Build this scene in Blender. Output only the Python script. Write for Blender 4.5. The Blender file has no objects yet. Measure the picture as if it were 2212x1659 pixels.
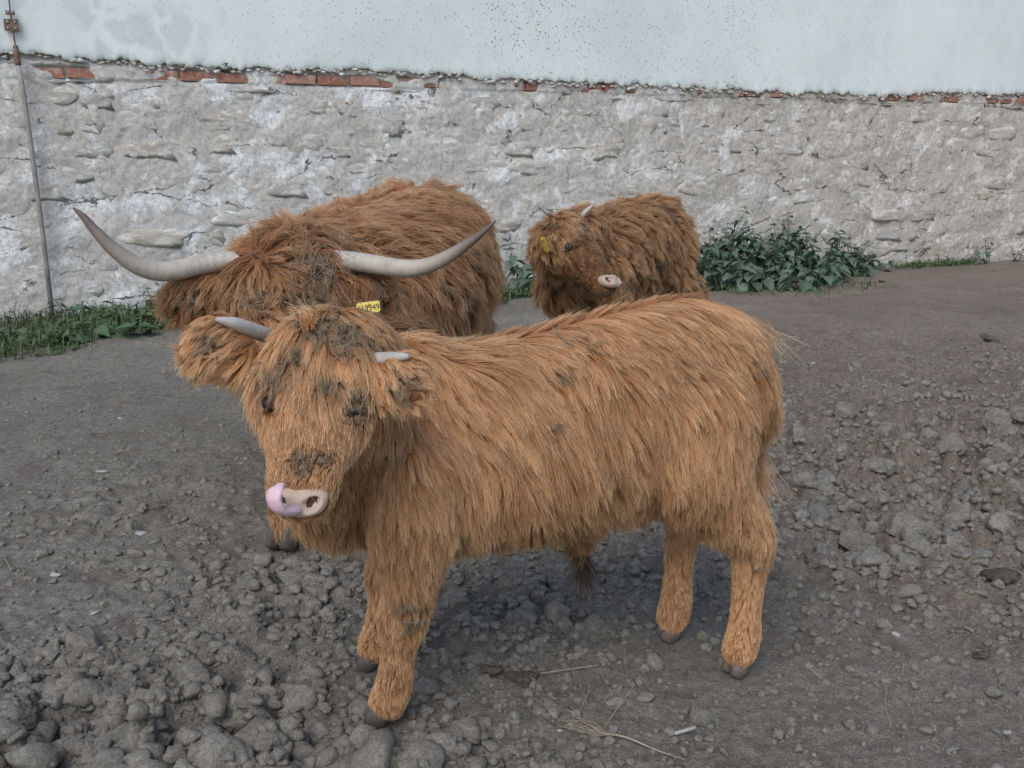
import bpy, math, random
import numpy as np
from mathutils import Vector, Matrix, Quaternion
from mathutils.bvhtree import BVHTree
from mathutils.kdtree import KDTree

SC = bpy.context.scene
COL = SC.collection
R = math.radians
rng = np.random.default_rng(7)
random.seed(7)

# ------------------------------------------------------------------ camera
CAM_H, PITCH, F1024 = 1.2, R(13.3), 983.0
cam = bpy.data.objects.new('camera', bpy.data.cameras.new('camera'))
COL.objects.link(cam)
cam.location = (0, 0, CAM_H)
cam.rotation_euler = (R(90) - PITCH, 0, 0)
cam.data.sensor_width = 36
cam.data.lens = 36 * F1024 / 1024
cam.data.clip_start = .05
cam.data.clip_end = 500
SC.camera = cam

# ------------------------------------------------------------------ light
SUN_EL, SUN_AZ = R(48), R(200)          # azimuth clockwise from +Y: behind the camera, a little to the left
world = bpy.data.worlds.new('World')
SC.world = world
world.use_nodes = True
wn = world.node_tree.nodes
wl = world.node_tree.links
bg = wn['Background']
sky = wn.new('ShaderNodeTexSky')
sky.sky_type = 'NISHITA'
sky.sun_disc = False
sky.sun_elevation = SUN_EL
sky.sun_rotation = SUN_AZ
sky.air_density = 1.0
sky.dust_density = 1.7
sky.ozone_density = 1.0
wl.new(sky.outputs[0], bg.inputs[0])
bg.inputs[1].default_value = .15
sun = bpy.data.objects.new('sun', bpy.data.lights.new('sun', 'SUN'))
COL.objects.link(sun)
sun.data.energy = 1.05
sun.data.angle = R(40)
sun.data.color = (1, .98, .95)
sd = Vector((math.sin(SUN_AZ) * math.cos(SUN_EL), math.cos(SUN_AZ) * math.cos(SUN_EL), math.sin(SUN_EL)))
sun.rotation_euler = sd.to_track_quat('Z', 'Y').to_euler()
SC.view_settings.view_transform = 'Standard'
SC.view_settings.look = 'None'
SC.view_settings.exposure = .5
SC.view_settings.gamma = 1.0
SC.view_settings.use_curve_mapping = False
SC.cycles.use_denoising = True
SC.cycles.max_bounces = 8
SC.cycles.transmission_bounces = 6
SC.cycles_curves.shape = 'RIBBONS'

# ------------------------------------------------------------------ helpers
PXF = F1024 * 2212 / 1024


def ray(x, y):
    a = (x - 1106) / PXF
    b = -(y - 829.5) / PXF
    return (a, math.cos(PITCH) + b * math.sin(PITCH), -math.sin(PITCH) + b * math.cos(PITCH))


def at(x, y, Y):
    """world point seen at (x, y) of a 2212 px wide view, at depth Y"""
    r = ray(x, y)
    t = Y / r[1]
    return Vector((r[0] * t, Y, CAM_H + r[2] * t))


def gp(x, y):
    r = ray(x, y)
    t = -CAM_H / r[2]
    return Vector((r[0] * t, r[1] * t, 0))


def _h(ix, iy, iz, seed):
    with np.errstate(over='ignore'):
        h = (ix.astype(np.uint32) * np.uint32(374761393) + iy.astype(np.uint32) * np.uint32(668265263)
             + iz.astype(np.uint32) * np.uint32(2147483647 - 1234567) + np.uint32((seed * 974711 + 12345) & 0xffffffff))
        h = (h ^ (h >> np.uint32(13))) * np.uint32(1274126177)
        h = (h ^ (h >> np.uint32(16))) * np.uint32(2246822519)
        h = h ^ (h >> np.uint32(15))
    return h.astype(np.float64) / 4294967295.0


def vnoise(P, seed=0):
    P = np.asarray(P, float)
    i = np.floor(P).astype(np.int64)
    f = P - i
    f = f * f * (3 - 2 * f)
    out = 0
    for dx in (0, 1):
        for dy in (0, 1):
            for dz in (0, 1):
                w = (f[:, 0] if dx else 1 - f[:, 0]) * (f[:, 1] if dy else 1 - f[:, 1]) * (f[:, 2] if dz else 1 - f[:, 2])
                out = out + w * _h(i[:, 0] + dx, i[:, 1] + dy, i[:, 2] + dz, seed)
    return out * 2 - 1


def fbm(P, o=4, seed=0):
    P = np.asarray(P, float)
    a, s, n = 1., 0., 0.
    for k in range(o):
        s = s + a * vnoise(P * 2 ** k + 17.3 * k, seed + k)
        n += a
        a *= .5
    return s / n


def vnoise3(P, seed=0):
    return np.stack([vnoise(P + 31.7 * k, seed + 11 * k) for k in range(3)], 1)


def P3(x, y, z=0):
    return np.stack([np.asarray(x, float), np.asarray(y, float), np.zeros_like(np.asarray(x, float)) + z], 1)


def worley(x, y, seed=0):
    ix, iy = np.floor(x).astype(np.int64), np.floor(y).astype(np.int64)
    best = np.full(x.shape, 9.)
    rid = np.zeros(x.shape)
    z = np.zeros_like(ix)
    for dx in (-1, 0, 1):
        for dy in (-1, 0, 1):
            cx, cy = ix + dx, iy + dy
            px = cx + .1 + .8 * _h(cx, cy, z, seed)
            py = cy + .1 + .8 * _h(cx, cy, z, seed + 1)
            d = (px - x) ** 2 + (py - y) ** 2
            m = d < best
            best = np.where(m, d, best)
            rid = np.where(m, _h(cx, cy, z, seed + 2), rid)
    return np.sqrt(best), rid


def sstep(a, b, x):
    t = np.clip((x - a) / (b - a), 0, 1)
    return t * t * (3 - 2 * t)


def mesh_np(name, V, Fc, smooth=True):
    """fast mesh from arrays; Fc an (n, k) array or list of index tuples"""
    me = bpy.data.meshes.new(name)
    V = np.asarray(V, np.float32)
    if isinstance(Fc, np.ndarray):
        n, k = Fc.shape
        me.vertices.add(len(V))
        me.vertices.foreach_set('co', V.ravel())
        me.loops.add(n * k)
        me.loops.foreach_set('vertex_index', Fc.astype(np.int32).ravel())
        me.polygons.add(n)
        me.polygons.foreach_set('loop_start', np.arange(0, n * k, k, dtype=np.int32))
        me.polygons.foreach_set('loop_total', np.full(n, k, np.int32))
        me.update(calc_edges=True)
    else:
        me.from_pydata([tuple(v) for v in V], [], [tuple(f) for f in Fc])
        me.update()
    if smooth:
        me.polygons.foreach_set('use_smooth', np.ones(len(me.polygons), bool))
    return me


def obj(name, me, mat=None, parent=None, loc=None):
    o = bpy.data.objects.new(name, me)
    COL.objects.link(o)
    if mat is not None and me is not None and not len(me.materials):
        me.materials.append(mat)
    if parent is not None:
        o.parent = parent
    if loc is not None:
        o.location = loc
    return o


def tag(o, label=None, cat=None, group=None, kind=None):
    if label:
        o['label'] = label
    if cat:
        o['category'] = cat
    if group:
        o['group'] = group
    if kind:
        o['kind'] = kind
    return o


def empty(name, loc, rz=0):
    o = bpy.data.objects.new(name, None)
    COL.objects.link(o)
    o.location = loc
    o.rotation_euler = (0, 0, rz)
    o.empty_display_size = .1
    return o


class MB:
    """collects pieces of geometry for one mesh"""
    def __init__(s):
        s.V, s.F, s.n = [], [], 0

    def add(s, V, Fc):
        V = np.asarray(V, float)
        s.V.append(V)
        s.F += [tuple(int(i) + s.n for i in f) for f in Fc]
        s.n += len(V)

    def build(s, name, smooth=True):
        return mesh_np(name, np.concatenate(s.V), s.F, smooth)


def tube_geo(pts, rad, nseg=12, side=None, cap=.6):
    """closed tube; rad = list of r or (r_side, r_other)"""
    pts = [Vector(p) for p in pts]
    rad = [(r, r) if not isinstance(r, (tuple, list)) else r for r in rad]
    n = len(pts)
    tan = [((pts[min(i + 1, n - 1)] - pts[max(i - 1, 0)]).normalized()) for i in range(n)]
    prev = Vector(side) if side is not None else None
    V = []
    if prev is None:
        prev = tan[0].orthogonal()
    rings = []
    # end caps: shrunken extra rings
    def ring(c, t, ra, rb):
        nonlocal prev
        a = prev - t * prev.dot(t)
        if a.length < 1e-6:
            a = t.orthogonal()
        a.normalize()
        prev = a
        b = t.cross(a)
        return [c + a * math.cos(2 * math.pi * k / nseg) * ra + b * math.sin(2 * math.pi * k / nseg) * rb for k in range(nseg)]
    seq = []
    if cap:
        m = min(rad[0]) * cap
        seq += [(pts[0] - tan[0] * m, tan[0], .35), (pts[0] - tan[0] * m * .6, tan[0], .75)]
    idx = []
    for c, t, k in seq:
        rings.append(ring(c, t, rad[0][0] * k, rad[0][1] * k))
    for i in range(n):
        rings.append(ring(pts[i], tan[i], *rad[i]))
    if cap:
        m = min(rad[-1]) * cap
        for c, t, k in [(pts[-1] + tan[-1] * m * .6, tan[-1], .75), (pts[-1] + tan[-1] * m, tan[-1], .35)]:
            rings.append(ring(c, t, rad[-1][0] * k, rad[-1][1] * k))
    V = [v for r_ in rings for v in r_]
    Fc = []
    for i in range(len(rings) - 1):
        for k in range(nseg):
            k2 = (k + 1) % nseg
            Fc.append((i * nseg + k, i * nseg + k2, (i + 1) * nseg + k2, (i + 1) * nseg + k))
    Fc.append(tuple(range(nseg - 1, -1, -1)))
    Fc.append(tuple((len(rings) - 1) * nseg + k for k in range(nseg)))
    return np.array([tuple(v) for v in V]), Fc


def smooth_path(pts, rad, n):
    """Catmull-Rom resample"""
    pts = [np.array(p, float) for p in pts]
    rad = [np.array(r if isinstance(r, (tuple, list)) else (r, r), float) for r in rad]
    m = len(pts)
    op, orr = [], []
    for j in range(n):
        u = j / (n - 1) * (m - 1)
        i = min(int(u), m - 2)
        t = u - i
        def cr(A):
            p0, p1, p2, p3 = A[max(i - 1, 0)], A[i], A[i + 1], A[min(i + 2, m - 1)]
            return .5 * (2 * p1 + (p2 - p0) * t + (2 * p0 - 5 * p1 + 4 * p2 - p3) * t * t + (3 * p1 - p0 - 3 * p2 + p3) * t ** 3)
        op.append(tuple(cr(pts)))
        orr.append(tuple(np.maximum(cr(rad), .0004)))
    return op, orr


def ico(sub):
    import bmesh
    bm = bmesh.new()
    bmesh.ops.create_icosphere(bm, subdivisions=sub, radius=1)
    V = np.array([v.co[:] for v in bm.verts])
    Fc = np.array([[v.index for v in f.verts] for f in bm.faces])
    bm.free()
    return V, Fc


ICO = {k: ico(k) for k in (1, 2, 3, 4)}


def lump_geo(sub, r, seed, amp=.35, freq=1.3, crisp=.12):
    V, Fc = ICO[sub]
    n = fbm(V * freq + seed * 7.13, 2, seed % 1000)
    n2 = vnoise(V * freq * 3.1 + seed * 3.3, seed % 997 + 5)
    k = 1 + amp * n + crisp * n2
    return V * k[:, None] * np.asarray(r), Fc


# ------------------------------------------------------------------ materials
class NT:
    def __init__(s, name):
        s.m = bpy.data.materials.new(name)
        s.m.use_nodes = True
        s.t = s.m.node_tree
        s.N, s.L = s.t.nodes, s.t.links
        s.b = s.N['Principled BSDF']
        s.out = s.N['Material Output']
        s.b.inputs['Specular IOR Level'].default_value = .25

    def new(s, typ, **kw):
        n = s.N.new(typ)
        for k, v in kw.items():
            setattr(n, k, v)
        return n

    def link(s, a, b):
        s.L.new(a, b)

    def coord(s, scale=(1, 1, 1), out='Object'):
        tc = s.new('ShaderNodeTexCoord')
        mp = s.new('ShaderNodeMapping')
        mp.inputs['Scale'].default_value = scale
        s.link(tc.outputs[out], mp.inputs[0])
        return mp.outputs[0]

    def noise(s, vec, scale, detail=4, rough=.55, dist=0):
        n = s.new('ShaderNodeTexNoise')
        n.inputs['Scale'].default_value = scale
        n.inputs['Detail'].default_value = detail
        n.inputs['Roughness'].default_value = rough
        n.inputs['Distortion'].default_value = dist
        s.link(vec, n.inputs['Vector'])
        return n.outputs[0]

    def vor(s, vec, scale, feature='F1', out='Distance', rand=1):
        n = s.new('ShaderNodeTexVoronoi', feature=feature)
        n.inputs['Scale'].default_value = scale
        n.inputs['Randomness'].default_value = rand
        s.link(vec, n.inputs['Vector'])
        return n.outputs[out]

    def ramp(s, fac, stops):
        r = s.new('ShaderNodeValToRGB')
        e = r.color_ramp.elements
        while len(e) < len(stops):
            e.new(.5)
        for el, (p, c) in zip(e, stops):
            el.position = p
            el.color = (*(c if isinstance(c, (tuple, list)) else (c, c, c)), 1)
        s.link(fac, r.inputs[0])
        return r.outputs[0]

    def mix(s, fac, a, b, mode='MIX'):
        m = s.new('ShaderNodeMix', data_type='RGBA', blend_type=mode)
        for ix, v in ((0, fac), (6, a), (7, b)):
            sock = m.inputs[ix]
            if isinstance(v, (int, float)):
                sock.default_value = v if ix == 0 else (v, v, v, 1)
            elif isinstance(v, (tuple, list)):
                sock.default_value = (*v, 1)
            else:
                s.link(v, sock)
        return m.outputs[2]

    def math(s, op, a, b=0., c=None):
        m = s.new('ShaderNodeMath', operation=op)
        for i, v in enumerate((a, b) if c is None else (a, b, c)):
            if isinstance(v, (int, float)):
                m.inputs[i].default_value = v
            else:
                s.link(v, m.inputs[i])
        return m.outputs[0]

    def attr(s, name, out='Fac'):
        a = s.new('ShaderNodeAttribute', attribute_name=name)
        return a.outputs[out]

    def bump(s, h, strength, dist, prev=None):
        b = s.new('ShaderNodeBump')
        b.inputs['Strength'].default_value = strength
        b.inputs['Distance'].default_value = dist
        s.link(h, b.inputs['Height'])
        if prev is not None:
            s.link(prev, b.inputs['Normal'])
        return b.outputs[0]

    def fin(s, col=None, rough=None, nrm=None):
        if col is not None:
            if isinstance(col, (tuple, list)):
                s.b.inputs['Base Color'].default_value = (*col, 1)
            else:
                s.link(col, s.b.inputs['Base Color'])
        if rough is not None:
            if isinstance(rough, (int, float)):
                s.b.inputs['Roughness'].default_value = rough
            else:
                s.link(rough, s.b.inputs['Roughness'])
        if nrm is not None:
            s.link(nrm, s.b.inputs['Normal'])
        return s.m


def m_ground():
    n = NT('trodden_earth')
    v = n.coord()
    a = n.noise(v, 1.1, 5, .6)
    c = n.ramp(a, [(.3, (.20, .182, .150)), (.52, (.25, .231, .193)), (.75, (.30, .281, .240))])
    b = n.noise(v, 38, 5, .7)
    c = n.mix(.75, c, n.ramp(b, [(.28, .42), (.5, .9), (.72, 1.3)]), 'MULTIPLY')
    c = n.mix(.8, c, n.ramp(n.noise(v, 210, 3, .7), [(.3, .45), (.5, .98), (.7, 1.45)]), 'MULTIPLY')
    d = n.noise(v, 5.5, 4, .65)
    c = n.mix(n.ramp(d, [(.52, 0.), (.66, .6)]), c, (.15, .127, .104))
    # crumbs of straw, chaff and dung trodden flat
    vo = n.new('ShaderNodeTexVoronoi')
    vo.inputs['Scale'].default_value = 55
    n.link(v, vo.inputs['Vector'])
    sep = n.new('ShaderNodeSeparateColor')
    n.link(vo.outputs['Color'], sep.inputs[0])
    fleck = n.math('MULTIPLY', n.math('GREATER_THAN', sep.outputs[0], .86), n.math('LESS_THAN', vo.outputs['Distance'], .33))
    c = n.mix(n.math('MULTIPLY', fleck, .55), c, n.ramp(sep.outputs[1], [(0., (.07, .06, .045)), (.6, (.2, .18, .13)), (1., (.36, .34, .30))]))
    sx = n.new('ShaderNodeSeparateXYZ')
    n.link(v, sx.inputs[0])
    side = n.ramp(n.math('MULTIPLY_ADD', n.noise(v, .8, 3), .6, n.math('MULTIPLY', sx.outputs[0], .35)), [(.30, 0.), (.85, 1.)])
    c = n.mix(side, c, (1.0, .90, .84), 'MULTIPLY')
    h = n.bump(b, 1., .022)
    h = n.bump(n.noise(v, 120, 4, .75), 1., .008, h)
    return n.fin(c, .95, h)


def m_clod(name='earth_clod_dry', lo=(.20, .184, .153), hi=(.295, .272, .23)):
    n = NT(name)
    v = n.coord(out='Object')
    oi = n.new('ShaderNodeObjectInfo')
    a = n.noise(v, 14, 5, .65)
    c = n.ramp(a, [(.3, lo), (.7, hi)])
    c = n.mix(.8, c, n.ramp(n.noise(v, 60, 4, .7), [(.25, .55), (.5, .95), (.75, 1.2)]), 'MULTIPLY')
    c = n.mix(.7, c, n.ramp(n.noise(v, 240, 3, .7), [(.3, .5), (.5, 1.), (.7, 1.35)]), 'MULTIPLY')
    c = n.mix(1., c, n.ramp(oi.outputs['Random'], [(0, .85), (1, 1.12)]), 'MULTIPLY')
    h = n.bump(a, .8, .012)
    h = n.bump(n.noise(v, 75, 6, .75), 1., .012, h)
    return n.fin(c, .95, h)


def m_plain(name, col, rough=.7, var=.25, scale=30, bump=.3, spec=.25):
    n = NT(name)
    v = n.coord()
    a = n.noise(v, scale, 4, .6)
    c = n.mix(1., col, n.ramp(a, [(.25, 1 - var), (.75, 1 + var)]), 'MULTIPLY')
    n.b.inputs['Specular IOR Level'].default_value = spec
    return n.fin(c, rough, n.bump(a, bump, .003))


def m_plaster():
    n = NT('lime_render')
    v = n.coord()
    big = n.noise(v, .55, 4, .55)
    c = n.ramp(big, [(.3, (.58, .63, .60)), (.5, (.65, .695, .66)), (.7, (.70, .74, .705))])
    c = n.mix(.45, c, n.ramp(n.noise(n.coord((1, 1, .8)), 4, 6, .7), [(.25, .86), (.55, 1.0), (.8, 1.06)]), 'MULTIPLY')
    # grey patches where the limewash has gone, left end only, with white veins through them
    sx = n.new('ShaderNodeSeparateXYZ')
    n.link(n.coord(), sx.inputs[0])
    left = n.ramp(n.math('MULTIPLY_ADD', sx.outputs[0], -.55, 1.05), [(.15, 0.), (.55, 1.)])
    bare = n.math('MULTIPLY', n.ramp(n.noise(v, 2.6, 3, .5, .6), [(.47, 0.), (.53, 1.)]), left)
    wt = n.new('ShaderNodeTexNoise')
    wt.inputs['Scale'].default_value = 6
    wt.inputs['Detail'].default_value = 5
    n.link(v, wt.inputs['Vector'])
    vein = n.ramp(n.vor(n.mix(.14, n.coord((1, 1, .8)), wt.outputs['Color']), 3.1, 'DISTANCE_TO_EDGE'), [(.03, 0.), (.075, 1.)])
    grey = n.mix(n.noise(v, 9, 4), (.47, .53, .53), (.60, .64, .63))
    c = n.mix(n.math('MULTIPLY', n.math('MULTIPLY', bare, vein), .9), c, grey)
    # dark pits of the cast render
    def dots(scale, rad, keep, stretch):
        vo = n.new('ShaderNodeTexVoronoi')
        vo.inputs['Scale'].default_value = scale
        n.link(n.coord((1, 1, stretch)), vo.inputs['Vector'])
        s_ = n.new('ShaderNodeSeparateColor')
        n.link(vo.outputs['Color'], s_.inputs[0])
        k = n.math('GREATER_THAN', s_.outputs[0], keep)
        rr = n.math('MULTIPLY', s_.outputs[1], rad)
        return n.math('MULTIPLY', k, n.math('LESS_THAN', vo.outputs['Distance'], rr))
    dens = n.ramp(n.noise(v, .8, 3), [(.38, 0.), (.58, 1.)])
    rightfade = n.ramp(n.math('MULTIPLY', sx.outputs[0], .1), [(.5, 1.), (.8, .35)])
    leftfade = n.ramp(n.math('MULTIPLY', sx.outputs[0], .2), [(.12, .12), (.3, 1.)])
    d1 = n.math('MAXIMUM', n.math('MAXIMUM', dots(34, .27, .35, .72), dots(21, .17, .5, .6)), dots(62, .30, .45, .8))
    d1 = n.math('MULTIPLY', n.math('MULTIPLY', d1, n.math('MULTIPLY_ADD', dens, .5, .5)), n.math('MULTIPLY', rightfade, leftfade))
    c = n.mix(n.math('MULTIPLY', d1, .8), c, (.13, .13, .12))
    h = n.bump(n.math('SUBTRACT', 1., d1), .6, .008)
    h = n.bump(n.noise(v, 60, 5, .7), .35, .004, h)
    h = n.bump(n.noise(v, 3, 3, .5), .25, .03, h)
    return n.fin(c, .9, h)


def rubble_colour(n, v, oi=None):
    a = n.noise(v, 3.2, 5, .6)
    c = n.ramp(a, [(.25, (.43, .41, .37)), (.45, (.53, .508, .465)), (.7, (.62, .60, .555))])
    och = n.ramp(n.noise(v, 2.1, 4, .6), [(.56, 0.), (.70, .32)])
    c = n.mix(och, c, (.53, .45, .34))
    pale = n.ramp(n.noise(v, 3.3, 6, .7, .4), [(.52, 0.), (.60, .9)])
    pal = n.mix(n.ramp(n.noise(v, 55, 3, .7), [(.3, 0.), (.5, 1.)]), (.52, .52, .50), (.82, .83, .81))
    c = n.mix(pale, c, pal)
    c = n.mix(.75, c, n.ramp(n.noise(v, 30, 5, .75), [(.3, .55), (.5, 1.), (.72, 1.28)]), 'MULTIPLY')
    pits = n.vor(v, 40)
    pm = n.math('MULTIPLY', n.math('LESS_THAN', pits, .2), n.math('GREATER_THAN', n.noise(v, 7, 3), .5))
    c = n.mix(n.math('MULTIPLY', pm, .55), c, (.16, .15, .14))
    # browner, darker colour towards the far end of the wall
    sx = n.new('ShaderNodeSeparateXYZ')
    n.link(v, sx.inputs[0])
    far = n.ramp(n.math('MULTIPLY', sx.outputs[0], .1), [(.25, 0.), (.75, 1.)])
    c = n.mix(far, c, (.86, .81, .76), 'MULTIPLY')
    return c, a, pm


def m_mortar():
    n = NT('lime_mortar')
    v = n.coord()
    c, a, pm = rubble_colour(n, v)
    # open cracks that run along the beds
    tn = n.new('ShaderNodeTexNoise')
    tn.inputs['Scale'].default_value = 4.5
    tn.inputs['Detail'].default_value = 8
    tn.inputs['Roughness'].default_value = .7
    n.link(v, tn.inputs['Vector'])
    warp = n.mix(.22, n.coord((.62, 1, 2.3)), tn.outputs['Color'])
    ed = n.vor(warp, 2.6, 'DISTANCE_TO_EDGE')
    wid = n.math('MULTIPLY', n.math('MAXIMUM', n.math('SUBTRACT', n.noise(v, 3.1, 6, .65), .51), 0.), .17)
    cr = n.math('LESS_THAN', ed, wid)
    c = n.mix(n.math('MULTIPLY', cr, .85), c, (.07, .065, .06))
    h = n.bump(n.noise(v, 42, 8, .8), 1., .013)
    h = n.bump(n.math('SUBTRACT', 1., n.math('MAXIMUM', cr, pm)), .8, .012, h)
    return n.fin(c, .95, h)


def m_stone():
    n = NT('rubble_stone')
    tc = n.new('ShaderNodeTexCoord')
    oi = n.new('ShaderNodeObjectInfo')
    add = n.new('ShaderNodeVectorMath', operation='ADD')
    n.link(tc.outputs['Object'], add.inputs[0])
    n.link(oi.outputs['Location'], add.inputs[1])
    v = add.outputs[0]
    c, a, pm = rubble_colour(n, v)
    tint = n.ramp(oi.outputs['Random'], [(0, (.86, .86, .85)), (.35, (1., .99, .97)), (.62, (1.10, 1.10, 1.10)), (.8, (1.04, .99, .91)), (1, (.95, .90, .85))])
    c = n.mix(1., c, tint, 'MULTIPLY')
    h = n.bump(n.noise(v, 42, 8, .8), 1., .012)
    return n.fin(c, .95, h)


def m_brick():
    n = NT('red_brick')
    v = n.coord()
    oi = n.new('ShaderNodeObjectInfo')
    c = n.ramp(oi.outputs['Random'], [(0, (.27, .115, .075)), (.5, (.33, .155, .11)), (1, (.38, .21, .16))])
    c = n.mix(n.ramp(n.noise(v, 18, 5, .7), [(.5, 0.), (.7, .75)]), c, (.52, .47, .43))
    return n.fin(c, .9, n.bump(n.noise(v, 50, 4), .6, .006))


def m_leaf(name, c1, c2):
    n = NT(name)
    oi = n.new('ShaderNodeObjectInfo')
    v = n.coord()
    c = n.mix(oi.outputs['Random'], c1, c2)
    c = n.mix(.7, c, n.ramp(n.noise(v, 25, 3), [(.3, .75), (.7, 1.2)]), 'MULTIPLY')
    n.b.inputs['Specular IOR Level'].default_value = .35
    n.b.inputs['Subsurface Weight'].default_value = 0
    t = n.new('ShaderNodeBsdfTranslucent')
    n.link(c, t.inputs[0])
    ms = n.new('ShaderNodeMixShader')
    ms.inputs[0].default_value = .18
    n.link(n.b.outputs[0], ms.inputs[1])
    n.link(t.outputs[0], ms.inputs[2])
    n.link(ms.outputs[0], n.out.inputs[0])
    return n.fin(c, .5)


def m_hair(name, root, mid, tip, dirt, rough=.38):
    n = NT(name)
    hi = n.new('ShaderNodeHairInfo')
    shade = n.attr('shade')
    dirty = n.attr('dirt')
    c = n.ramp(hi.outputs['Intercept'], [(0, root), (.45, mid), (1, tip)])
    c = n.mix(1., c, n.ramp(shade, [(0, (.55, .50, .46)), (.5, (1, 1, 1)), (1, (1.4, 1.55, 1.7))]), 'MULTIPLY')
    c = n.mix(dirty, c, dirt)
    n.link(c, n.b.inputs['Base Color'])
    n.b.inputs['Roughness'].default_value = .45
    n.b.inputs['Specular IOR Level'].default_value = .3
    t = n.new('ShaderNodeBsdfTranslucent')
    n.link(c, t.inputs[0])
    ms = n.new('ShaderNodeMixShader')
    ms.inputs[0].default_value = .38
    n.link(n.b.outputs[0], ms.inputs[1])
    n.link(t.outputs[0], ms.inputs[2])
    n.link(ms.outputs[0], n.out.inputs[0])
    return n.m


def m_horn(name, base, mid, tip, t0=.45, t1=.8):
    n = NT(name)
    t = n.attr('along')
    v = n.coord()
    c = n.ramp(t, [(0, base), (t0, mid), (t1, tip), (1, tuple(x * .85 for x in tip))])
    a = n.noise(n.coord((40, 14, 14)), 1.5, 5, .65)
    wv = n.math('SINE', n.math('MULTIPLY', n.math('ADD', t, n.math('MULTIPLY', n.noise(v, 30, 3), .03)), 170.))
    ringm = n.math('MULTIPLY', n.ramp(t, [(0, 1.), (.35, .15)]), n.math('MULTIPLY_ADD', wv, .5, .5))
    c = n.mix(n.math('MULTIPLY', ringm, .35), c, (.20, .165, .125))
    c = n.mix(n.ramp(n.noise(v, 16, 5, .7), [(.52, 0.), (.68, .5)]), c, (.22, .17, .12))
    c = n.mix(.6, c, n.ramp(a, [(.25, .68), (.5, .97), (.75, 1.15)]), 'MULTIPLY')
    n.b.inputs['Specular IOR Level'].default_value = .4
    return n.fin(c, .6, n.bump(n.math('ADD', n.noise(v, 60, 5), ringm), .4, .003))


M = dict(
    ground=m_ground(), clod=m_clod(),
    clod_brown=m_clod('brown_clod', (.17, .142, .115), (.25, .215, .182)),
    dung=m_clod('dung', (.095, .077, .058), (.145, .118, .09)),
    pale_stone=m_plain('pale_stone', (.42, .40, .37), .9, .25, 40, .5),
    white_chip=m_plain('white_chip', (.33, .335, .31), .7, .15),
    plaster=m_plaster(), mortar=m_mortar(), stone=m_stone(), brick=m_brick(),
    nettle=m_leaf('nettle_leaf', (.080, .125, .086), (.125, .178, .125)),
    weed=m_leaf('weed_leaf', (.065, .125, .060), (.10, .17, .085)),
    stem=m_plain('green_stem', (.07, .10, .05), .7),
    grass=m_leaf('grass_blade', (.07, .115, .045), (.10, .14, .055)),
    straw=m_plain('straw', (.27, .235, .17), .7, .25, 60),
    rust=m_plain('rusty_iron', (.16, .105, .08), .8, .5, 35, .5),
    zinc=m_plain('weathered_pipe', (.26, .24, .225), .65, .35, 14, .3),
    skin_a=m_plain('hide_orange', (.24, .118, .055), .9),
    skin_b=m_plain('hide_brown', (.15, .078, .042), .9),
    skin_c=m_plain('hide_dun', (.14, .066, .032), .9),
    nose=m_plain('pink_nose', (.43, .315, .235), .5, .15, 60, .5, .35),
    nostril=m_plain('nostril', (.05, .028, .022), .5),
    tongue=m_plain('tongue', (.62, .43, .47), .5, .12, 90, .5, .4),
    eye=m_plain('eye', (.012, .009, .008), .2, .0, 10, 0., .5),
    lid=m_plain('eyelid', (.09, .05, .035), .6),
    hoof=m_plain('hoof', (.085, .072, .064), .6, .35, 50, .4),
    hoof_pink=m_plain('hoof_pale', (.125, .10, .088), .6, .3, 50, .4),
    horn_b=m_horn('cow_horn', (.40, .37, .325), (.43, .385, .31), (.12, .085, .078)),
    horn_a=m_horn('calf_horn', (.40, .36, .31), (.42, .38, .34), (.40, .37, .34)),
    tag=m_plain('yellow_plastic', (.60, .45, .08), .45, .08, 30, .1, .4),
    ink=m_plain('black_print', (.03, .03, .03), .6),
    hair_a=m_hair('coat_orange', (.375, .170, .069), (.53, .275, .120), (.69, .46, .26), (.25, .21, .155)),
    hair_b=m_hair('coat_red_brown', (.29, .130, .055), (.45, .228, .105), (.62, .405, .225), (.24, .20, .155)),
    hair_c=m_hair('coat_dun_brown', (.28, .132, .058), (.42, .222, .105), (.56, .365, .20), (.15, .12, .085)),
    hair_dark=m_hair('dark_tuft', (.05, .03, .02), (.06, .04, .03), (.09, .06, .045), (.05, .04, .03)),
)

# ================================================================== GROUND
HOOVES = [(-.28, 1.89), (-.34, 2.12), (.54, 2.10), (.405, 2.27), (-.70, 2.86), (-.45, 3.12), (-.62, 4.25), (-.22, 4.15),
          (.30, 5.05), (.50, 4.95), (.80, 5.75), (1.0, 5.62)]


def gauss(x, y, cx, cy, rx, ry):
    return np.exp(-(((x - cx) / rx) ** 2 + ((y - cy) / ry) ** 2))


def rough_mask(x, y):
    r = 1.25 * gauss(x, y, -.85, 1.72, .62, .33)               # heap at the left in front
    r = r + .9 * gauss(x, y, -.35, 1.72, .35, .12)
    r = r + .8 * gauss(x, y, -.02, 2.55, .50, .42)             # churned patch behind the legs
    r = r + .55 * gauss(x, y, -.62, 2.55, .32, .35)
    r = r + 1.4 * gauss(x, y, 1.55, 3.5, .95, .85)            # ploughed-up field right
    r = r + 1.1 * gauss(x, y, 2.5, 4.2, .9, .8)
    r = r + .5 * gauss(x, y, 1.3, 2.6, .6, .3)
    r = r + .6 * gauss(x, y, 2.6, 5.6, 1.5, 1.0)
    r = r + .3 * gauss(x, y, -1.2, 3.2, .9, .8)
    r = r + .35 * gauss(x, y, -1.05, 2.12, .25, .15)
    nz = fbm(P3(x * 2.1, y * 2.1), 3, 41)
    return np.clip(r * (1 + .55 * nz) + .10, 0, 1.5)


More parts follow.
